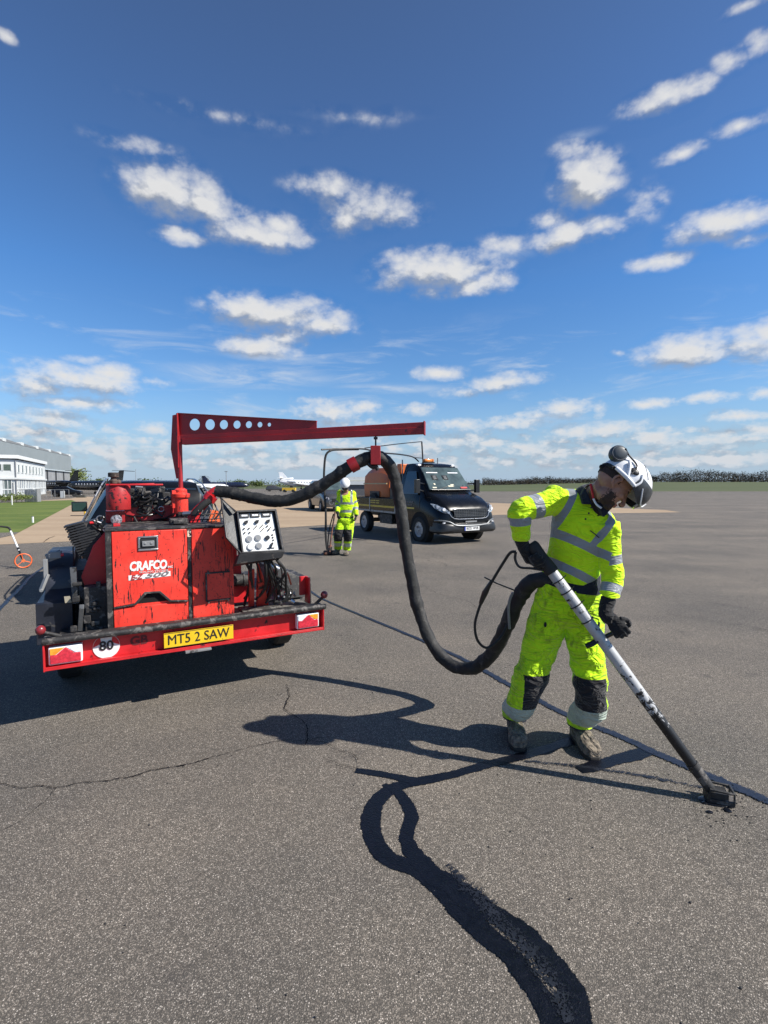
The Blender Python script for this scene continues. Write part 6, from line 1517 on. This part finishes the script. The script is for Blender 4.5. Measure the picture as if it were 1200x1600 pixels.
# outward side of the long face points to +x in the world, i.e. local -y
b = MB(); b.box(0, L, 0, 16, 0, 5.15); b.build('wall', bwhite, wb)
b = MB(); b.box(-.35, L+.2, -.35, 16.3, 5.15, 5.62); b.build('roof', mat('white_fascia', (.70, .71, .70), .5), wb)
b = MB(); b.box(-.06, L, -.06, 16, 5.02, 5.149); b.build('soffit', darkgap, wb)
for k in range(8):
    x0 = .8 + k*(L-2.0)/8 ; b = MB(); b.box(x0, x0+1.05, -.04, .02, 3.35, 4.35); wn_ = b.build('window', winm, wb)
    b = MB(); b.box(x0-.07, x0, -.07, .03, 3.28, 4.42); b.box(x0+1.05, x0+1.12, -.07, .03, 3.28, 4.42); b.box(x0-.07, x0+1.12, -.07, .03, 4.36, 4.43); b.box(x0-.07, x0+1.12, -.09, .03, 3.27, 3.34); b.build('frame', bwhite, wn_)
b = MB(); b.box(-.25, L+.1, -.25, 16, 2.35, 2.60); b.build('ledge', bwhite, wb)
b = MB(); b.box(.3, L-.4, -.03, .02, .35, 2.2); gf = b.build('ground_floor_glazing', mat('glazing_blue', (.16, .19, .23), .25, var=.5, scale=1.2), wb)
b = MB()
for k in range(19):
    x0 = .3+k*(L-.8)/18; b.box(x0, x0+(.36 if k % 4 == 0 else .14), -.10, .0, .02, 2.3)
b.box(.2, L-.3, -.12, 0, .95, 1.12); b.box(.2, L-.3, -.12, 0, 0, .34); b.build('mullions', bwhite, wb)
for k in range(4):
    y0 = .55+k*1.05; b = MB(); b.box(-.04, .02, y0, y0+.82, 3.55, 4.35); w2 = b.build('window', mat('window_green', (.08, .11, .09), .3), wb); b = MB(); b.box(-.07, .0, y0-.08, y0, 3.5, 4.4); b.box(-.07, .0, y0+.82, y0+.90, 3.5, 4.4); b.build('frame', bwhite, w2)
b = MB(); b.box(-.05, .02, .5, 5.5, .3, 2.2); b.build('ground_floor_glazing', winm, wb)
b = MB()
for k in range(12): b.box(-.10, 0, .5+k*.42, .58+k*.42, .3, 2.2)
b.box(-.11, 0, .5, 5.5, .9, 1.05); b.box(-.12, 0, 1.5, 2.3, .05, 2.3); b.build('mullions', bwhite, wb)
b = MB(); b.tube([(-.08, .02, 5.0), (-.08, .02, 0)], .06, 8); b.tube([(-.10, .35, 2.0), (-.10, .35, 0)], .04, 6); b.build('downpipe', 'grey', wb)
# hangar
h0 = V((-71, 88, 0)); h1 = V((-95.2, 150.5, 0)); d, n, L = wall_frame(h0, h1)
hg_ = thing('hangar', 'long grey clad aircraft hangar with tall sliding doors', 'hangar', h0, math.atan2(d.y, d.x))
b = MB(); b.box(0, L, 0, 40, 5.6, 10.1); b.box(0, L, .6, 40, 0, 5.6); b.build('wall', bgrey, hg_)
b = MB(); b.box(0, L+.1, -.1, .05, 5.35, 5.62); b.build('door_rail', mat('pale_rail', (.42, .47, .5), .5), hg_)
for k in range(9):
    x0 = L - 8.2 - k*8.6; 
    if x0 < 0: break
    b = MB(); b.box(x0+.5, x0+7.7, .3, .55, 0, 5.34); b.build('sliding_door', doorm, hg_)
    b = MB(); b.box(x0-.9, x0+.5, .25, .58, 0, 5.34); b.build('door_post', darkgap, hg_)  # dark box stands in for the shade in the gap between doors
for k in range(6):
    x0 = L - 7 - k*11; 
    b = MB(); b.prism([(x0-5.4, -.05, 10.1), (x0+5.4, -.05, 10.1), (x0+3.6, -.05, 10.42), (x0-4.6, -.05, 10.62)], (0, 40, 0)); b.build('roof_bay', 'grey', hg_)
    b = MB(); b.box(x0+4.2, x0+6.0, -.1, 3, 10.12, 10.75); b.build('roof_vent', bwhite, hg_)

# leaves for every tree: small clumps of folded faces
leafm = {}
def leaf(name, c1, c2):
    m, t, bs = new_mat(name); tc = t.n('ShaderNodeTexCoord').outputs['Object']
    oi = t.n('ShaderNodeNewGeometry').outputs['Random Per Island']
    t.put(bs.inputs['Base Color'], t.mix(oi, c1, c2)); bs.inputs['Roughness'].default_value = .8; bs.inputs['Specular IOR Level'].default_value = .15
    return m
M['leaf'] = leaf('leaves', (.045, .07, .018), (.11, .14, .045)); M['leaf_light'] = leaf('spring_leaves', (.09, .12, .03), (.20, .24, .08)); M['twig'] = leaf('bare_twigs', (.045, .041, .030), (.085, .076, .056)); M['bark'] = mat('bark', (.07, .055, .045), .9, bump=.5)
def clump(b, c, r, rd, n=6, flat=.6):
    for _ in range(n):
        p = c + V((rd.gauss(0, r), rd.gauss(0, r), rd.gauss(0, r*flat))); a = V((rd.uniform(-1, 1), rd.uniform(-1, 1), rd.uniform(-1, 1))).normalized(); q = a.cross(V((rd.uniform(-1, 1), rd.uniform(-1, 1), rd.uniform(-1, 1)))).normalized(); s = r*rd.uniform(.3, .7)
        b.add([p-a*s, p+q*s*.6, p+a*s, p-q*s*.5+a*.2*s], [(0, 1, 2, 3)])
def tree(name, label, loc, h, rw, seed, leafmat='leaf', n=150, group=None, cat='tree'):
    rd = random.Random(seed); t = thing(name, label, cat, loc, 0, group)
    b = MB(); b.tube([(0, 0, -.1), (rd.uniform(-.1, .1), 0, h*.35), (rd.uniform(-.3, .3), rd.uniform(-.3, .3), h*.8)], [h*.028, h*.02, h*.006], 7, k=3)
    tips = []
    for i in range(12):
        a = rd.uniform(0, 6.28); z0 = h*rd.uniform(.25, .6); tipp = V((math.cos(a)*rw*rd.uniform(.4, .95), math.sin(a)*rw*rd.uniform(.4, .95), z0 + h*rd.uniform(.1, .38))); b.tube([(0, 0, z0), tipp*.5+V((0, 0, z0*.55)), tipp], [h*.010, h*.007, h*.003], 5); tips.append(tipp)
    b.build('trunk', 'bark', t)
    b = MB()
    for i in range(n):
        tp = rd.choice(tips); k = rd.uniform(.3, 1.1); clump(b, V((tp.x*k, tp.y*k, tp.z*(.75+.3*rd.random()))) + V((rd.gauss(0, rw*.12), rd.gauss(0, rw*.12), rd.gauss(0, h*.06))), rw*.13, rd, 7)
    b.build('crown', leafmat, t, smooth=0)
    return t
def at(px, Y, z=0): return V(((px-600)/F_PX*Y, Y, z))
tree('broadleaf_tree', 'pale green tree rising at the end of the grey hangar', at(119, 155), 7.2, 4.0, 3, 'leaf_light', 260)
for i, (px, Y, h, rw, lab) in enumerate(((143, 230, 4.6, 3.5, 'low dark tree just right of the hangar tree'), (153, 250, 5.6, 4, 'rounded tree above the middle of the black jets'), (321, 190, 5.0, 2.2, 'small bare tree standing behind the dark blue jet'), (232, 240, 4.4, 7, 'wide low tree behind the engine of the red trailer'), (372, 300, 4.2, 6, 'low hedge-like tree left of the white jet tail'), (402, 300, 4.0, 6, 'low hedge-like tree just beside the white jet tail'))):
    tree('broadleaf_tree', lab, at(px, Y), h, rw, 20+i, 'twig' if i in (2,) else 'leaf', 110, 'trees behind the parked jets')
# far wood beyond the runway: one mass of bare spring crowns
rd = random.Random(9); b = MB(); bt = MB()
def gz_(X_, Y_): return .01 + 3.3*min(1, (Y_-118)/192)**1.1*min(1, max(0, (X_-10)/140))
px = 755
while px < 1560:
    Y_ = rd.uniform(300, 330); X_ = (px-600)/F_PX*Y_; zg = gz_(X_, 310)
    top = 750.5 if px < 900 else (750.5 - (px-900)/130*9 if px < 1030 else 739)
    top += rd.uniform(-3.5, 2.0) + 2*math.sin(px*.05)
    zt_ = CAM_H + (HORIZON-top)/F_PX*Y_; h = max(2.0, zt_-zg)
    bt.tube([(X_, Y_, zg-.2), (X_+rd.uniform(-.3, .3), Y_, zg+h*.9)], [.16, .05], 4, cap=False)
    for q in range(30):
        z = zg + h*(rd.random()**1.15); w_ = h*.30*(1-abs((z-zg)/h-.55)); clump(b, V((X_+rd.gauss(0, w_*.6), Y_+rd.gauss(0, 1.2), z)), .62, rd, 5, 1.1)
    px += rd.uniform(1.3, 3.0)
for px in range(755, 1560, 3):
    Y_ = 300; X_ = (px-600)/F_PX*Y_; zg = gz_(X_, 310); clump(b, V((X_, Y_, zg+.6)), .8, rd, 12, .5)
for v_ in bt.v: pass
b.v += []; o_ = len(b.v); b.v += bt.v; b.f += [tuple(i+o_ for i in f_) for f_ in bt.f]
tag(b.build('far_wood', 'twig', smooth=0), kind='stuff')
b = MB()
px = 125
while px < 756:
    Y_ = rd.uniform(330, 380); X_ = (px-600)/F_PX*Y_; h = rd.uniform(2.2, 4.4)
    for q in range(7): clump(b, V((X_+rd.gauss(0, 1), Y_, h*rd.random())), .8, rd, 5, .9)
    px += rd.uniform(1.5, 3)
tag(b.build('far_hedge', 'leaf', smooth=0), kind='stuff')

# ---- aircraft
def jet(name, label, loc, yaw, k, paint, tri=False, stripe=None, winc='glass', group=None):
    t = thing(name, label, 'aircraft', loc, yaw, group)
    def S_(v): return V(v)*k
    b = MB(); b.tube([S_(p) for p in ((0, 9.6, 1.75), (0, 9.2, 1.8), (0, 8.2, 1.95), (0, 6.5, 2.1), (0, 0, 2.1), (0, -4, 2.15), (0, -7, 2.45), (0, -9.2, 2.75))], [x*k for x in (.08, .42, .85, 1.15, 1.2, 1.18, .75, .18)], 24, k=3); b.build('fuselage', paint, t, smooth=60)
    b = MB()
    for s_ in (1, -1): b.prism([S_((s_*.8, 1.8, 1.35)), S_((s_*9.0, -2.9, 1.95)), S_((s_*9.0, -3.9, 1.95)), S_((s_*.8, -2.6, 1.35))], S_((0, 0, .14)))
    b.build('wing', paint, t)
    b = MB(); b.prism([S_((-.09, -5.4, 3.0)), S_((-.09, -8.0, 5.9)), S_((-.09, -9.3, 5.9)), S_((-.09, -8.7, 2.9))], S_((.18, 0, 0))); b.build('tail_fin', paint, t, .03)
    b = MB()
    zt = 3.9 if tri else 5.75
    for s_ in (1, -1): b.prism([S_((0, -7.6 if tri else -7.9, zt)), S_((s_*3.2, -8.9, zt-.1)), S_((s_*3.2, -9.6, zt-.1)), S_((0, -9.0, zt))], S_((0, 0, .10)))
    b.build('tailplane', paint, t)
    for s_ in (1, -1): b = MB(); b.tube([S_((s_*1.75, -3.2, 2.75)), S_((s_*1.75, -3.6, 2.75)), S_((s_*1.75, -5.4, 2.75)), S_((s_*1.75, -6.4, 2.75))], [x*k for x in (.45, .55, .5, .3)], 18, k=2); b.prism([S_((s_*1.0, -4, 2.6)), S_((s_*1.5, -4, 2.7)), S_((s_*1.5, -5.2, 2.7)), S_((s_*1.0, -5.2, 2.6))], S_((0, 0, .12))); b.build('engine', paint, t)
    if tri: b = MB(); b.tube([S_((0, -4.4, 3.55)), S_((0, -4.8, 3.6)), S_((0, -7, 3.3)), S_((0, -9.6, 2.8))], [x*k for x in (.42, .5, .45, .3)], 16, k=2); b.build('engine', paint, t)
    for i in range(9):
        for s_ in (1, -1): b = MB(); b.ball(S_((s_*1.165, 5.2-i*.95, 2.42)), S_((.03, 0, 0)), S_((0, .17, 0)), S_((0, 0, .23)), 10, 6); b.build('window', winc, t)
    b = MB(); b.prism([S_((-.62, 8.35, 2.55)), S_((.62, 8.35, 2.55)), S_((.75, 7.7, 2.95)), S_((-.75, 7.7, 2.95))], S_((0, .03, .03))); b.build('cockpit_window', 'glass', t)
    if stripe:
        b = MB()
        for s_ in (1, -1): b.tube([S_((s_*1.19, 7, 1.95)), S_((s_*1.215, -3, 1.95))], .07*k, 6)
        b.build('stripe', stripe, t)
    b = MB()
    for p in ((0, 7.3), (1.6, -1.6), (-1.6, -1.6)): b.tube([S_((p[0], p[1], .3)), S_((p[0], p[1], 1.5))], .07*k, 8); b.cyl(S_((p[0]-.14, p[1], .3)), S_((p[0]+.14, p[1], .3)), .3*k, n=16)
    b.build('landing_gear', 'rubber', t)
    return t
jw = mat('white_aircraft_paint', (.72, .73, .74), .3, var=.03); jblk = mat('black_aircraft_paint', (.010, .011, .014), .22, var=.2); jblue = mat('navy_aircraft_paint', (.012, .018, .045), .25)
jet('business_jet', 'white three engined jet parked far behind the hose with its tail to the left', at(478, 172), R(-82), 1.0, jw, True)
jet('business_jet', 'black jet with pale stripe nearest the white building', at(88, 97), R(66), .74, jblk, False, 'grey', 'clear_lens', 'black jets parked by the hangar')
jet('business_jet', 'black jet nearest the red trailer, overlapping the first black jet', at(150, 88), R(72), .70, jblk, False, 'grey', 'clear_lens', 'black jets parked by the hangar')
jet('business_jet', 'small white jet half hidden behind the jib mast', at(326, 128), R(-60), .55, jw, False)
jet('business_jet', 'dark blue jet standing behind the hose coupling, left of the white jet', at(352, 150), R(-78), .72, jblue, False)
# ---- airfield clutter
def simple(name, label, cat, parts, loc, rz=0, group=None):
    t = thing(name, label, cat, loc, rz, group)
    for nm, bb, m_ in parts: bb.build(nm, m_, t, .01)
    return t
yel = mat('yellow_paint', (.65, .42, .04), .5)
t_ = at(452, 105); simple('tug', 'yellow baggage tug under the nose of the white jet', 'tug', [('body', MB().box(-1.4, 1.4, -.6, .6, .35, .95), yel), ('seat', MB().box(.2, .8, -.4, .4, .96, 1.4), 'black'), ('wheel', MB().cyl((-.9, -.65, .3), (-.9, .65, .3), .3), 'rubber'), ('wheel', MB().cyl((.9, -.65, .3), (.9, .65, .3), .3), 'rubber')], t_)
t_ = at(430, 118); simple('parked_car', 'grey car beneath the tail of the white jet', 'car', [('body', MB().loft(shell_rings([(-2.1, .3, .7, .9, .7, .6), (-1.7, .28, .8, 1.35, .8, .6), (-.2, .28, .85, 1.5, .85, .62), (.9, .28, .85, 1.0, .85, .6), (2.1, .3, .6, .75, .75, .6)])), 'greycar'), ('wheel', MB().cyl((-.85, -1.3, .32), (.85, -1.3, .32), .32), 'rubber'), ('wheel', MB().cyl((-.85, 1.3, .32), (.85, 1.3, .32), .32), 'rubber')], t_, R(-80))
t_ = at(104, 66); simple('parked_car', 'small black car under the wing of the black jets', 'car', [('body', MB().loft(shell_rings([(-1.6, .3, .7, .9, .7, .6), (-1.2, .28, .8, 1.3, .8, .6), (.1, .28, .85, 1.4, .82, .62), (.9, .28, .85, .95, .82, .6), (1.8, .3, .6, .75, .75, .6)])), 'carblack'), ('wheel', MB().cyl((-.8, -1.1, .3), (.8, -1.1, .3), .3), 'rubber'), ('wheel', MB().cyl((-.8, 1.1, .3), (.8, 1.1, .3), .3), 'rubber')], t_, R(-70))
t_ = at(88, 61); fr0 = MB(); [fr0.box(x, x+.05, 0, .05, 0, 1.0) for x in (-1.3, -.2, .9)]; fr0.box(-1.3, .95, 0, .05, .97, 1.02); [fr0.box(x, x+.05, 1.0, 1.05, 0, 1.0) for x in (-1.3, .9)]; fr0.box(-1.3, .95, .98, 1.04, .97, 1.02)
simple('frame_shelter', 'pale tubular frame by the corner of the white building', 'shelter', [('frame', fr0, 'grey'), ('panel', MB().box(.3, .85, .3, .35, 0, .85), bwhite)], t_)
t_ = at(49, 45.5); g0 = MB(); g0.box(-.62, .55, 0, .5, .05, 1.2); g1 = MB(); [g1.box(-.62+.13*k, -.59+.13*k, -.02, 0, .08, 1.17) for k in range(9)]
simple('generator', 'grey louvred generator box in front of the white building', 'generator', [('body', g0, 'grey'), ('louvres', g1, 'steel'), ('top', MB().box(-.3, .1, .1, .4, 1.2, 1.26), bwhite)], t_)
t_ = at(127, 62); simple('concrete_block', 'low dark ballast block on the pale apron ahead of the mirror', 'block', [('block', MB().box(-.55, .55, -.2, .2, 0, .32), mat('dark_block', (.07, .07, .06), .8)), ('lifting_eye', MB().torus((0, 0, .33), (0, 1, 0), .07, .02), 'steel')], t_)
t_ = G(133, 806); simple('wheel_chock', 'small yellow stand on the beige apron beside the car mirror', 'stand', [('plate', MB().box(-.75, .55, -.05, .05, .0, .035), 'text_black'), ('post', MB().box(-.05, .03, -.03, .03, .036, .30), yel), ('head', MB().box(-.02, .75, -.04, .04, .08, .16), yel)], t_)  # the flat black strip is the stand's cast shadow, laid on the apron
for (px, py, h, lb) in ((51.5, 817, .26, 'short white marker peg at the edge of the grass'), (19, 789, .75, 'tall white marker post beside the hedge')):
    p_ = G(px, py); simple('marker_post', lb, 'post', [('post', MB().box(-.03, .03, -.03, .03, 0, h), 'white'), ('cap', MB().box(-.035, .035, -.035, .035, h, h+.03), 'grey')], p_)
for (px, Y_, h, lb) in ((354, 72, 3.5, 'slim lamp pole standing behind the black hose'), (213, 110, 4.8, 'thin aerial mast rising behind the trailer engine')):
    hd2 = MB().box(-.22, .22, -.06, .06, h, h+.08) if px == 354 else MB().box(-.04, .04, -.04, .04, h, h+.2)
    simple('mast_pole', lb, 'pole', [('pole', MB().tube([(0, 0, 0), (0, 0, h)], [.06, .04], 8), 'grey'), ('head', hd2, 'grey')], at(px, Y_))
for i, (px, Y_, h, w_) in enumerate(((3, 47, .75, 1.1), (14, 46, .62, .9), (25, 45, .95, .9), (34, 44.5, .8, .8))):
    tree('garden_bush', ('dark green bush at the far left edge', 'low green bush left of the white post', 'pale bush between the white post and the generator', 'pale bush touching the grey generator')[i], at(px, Y_), h, w_, 60+i, 'leaf' if i < 1 else 'leaf_light', 70, 'bushes before the white building', 'bush')
# white roofed cabin row behind the truck
t_ = at(600, 72); cab0 = thing('portable_cabin', 'long low cabin with a white ribbed roof and dark walls behind the truck', 'cabin', t_)
b = MB(); b.box(-5.6, 6.2, 0, 6, 0, 1.62); b.build('wall', mat('cabin_wall', (.10, .10, .105), .7), cab0)
b = MB(); b.box(-5.9, 6.4, -.2, 6.2, 1.62, 2.15); b.box(-5.9, 6.4, .1, 6.0, 2.22, 2.75); rf = b.build('roof', bwhite, cab0)
b = MB(); b.box(-5.88, 6.38, -.05, 6.1, 2.151, 2.219); b.build('roof_band', mat('cream_band', (.36, .33, .24), .6), rf)
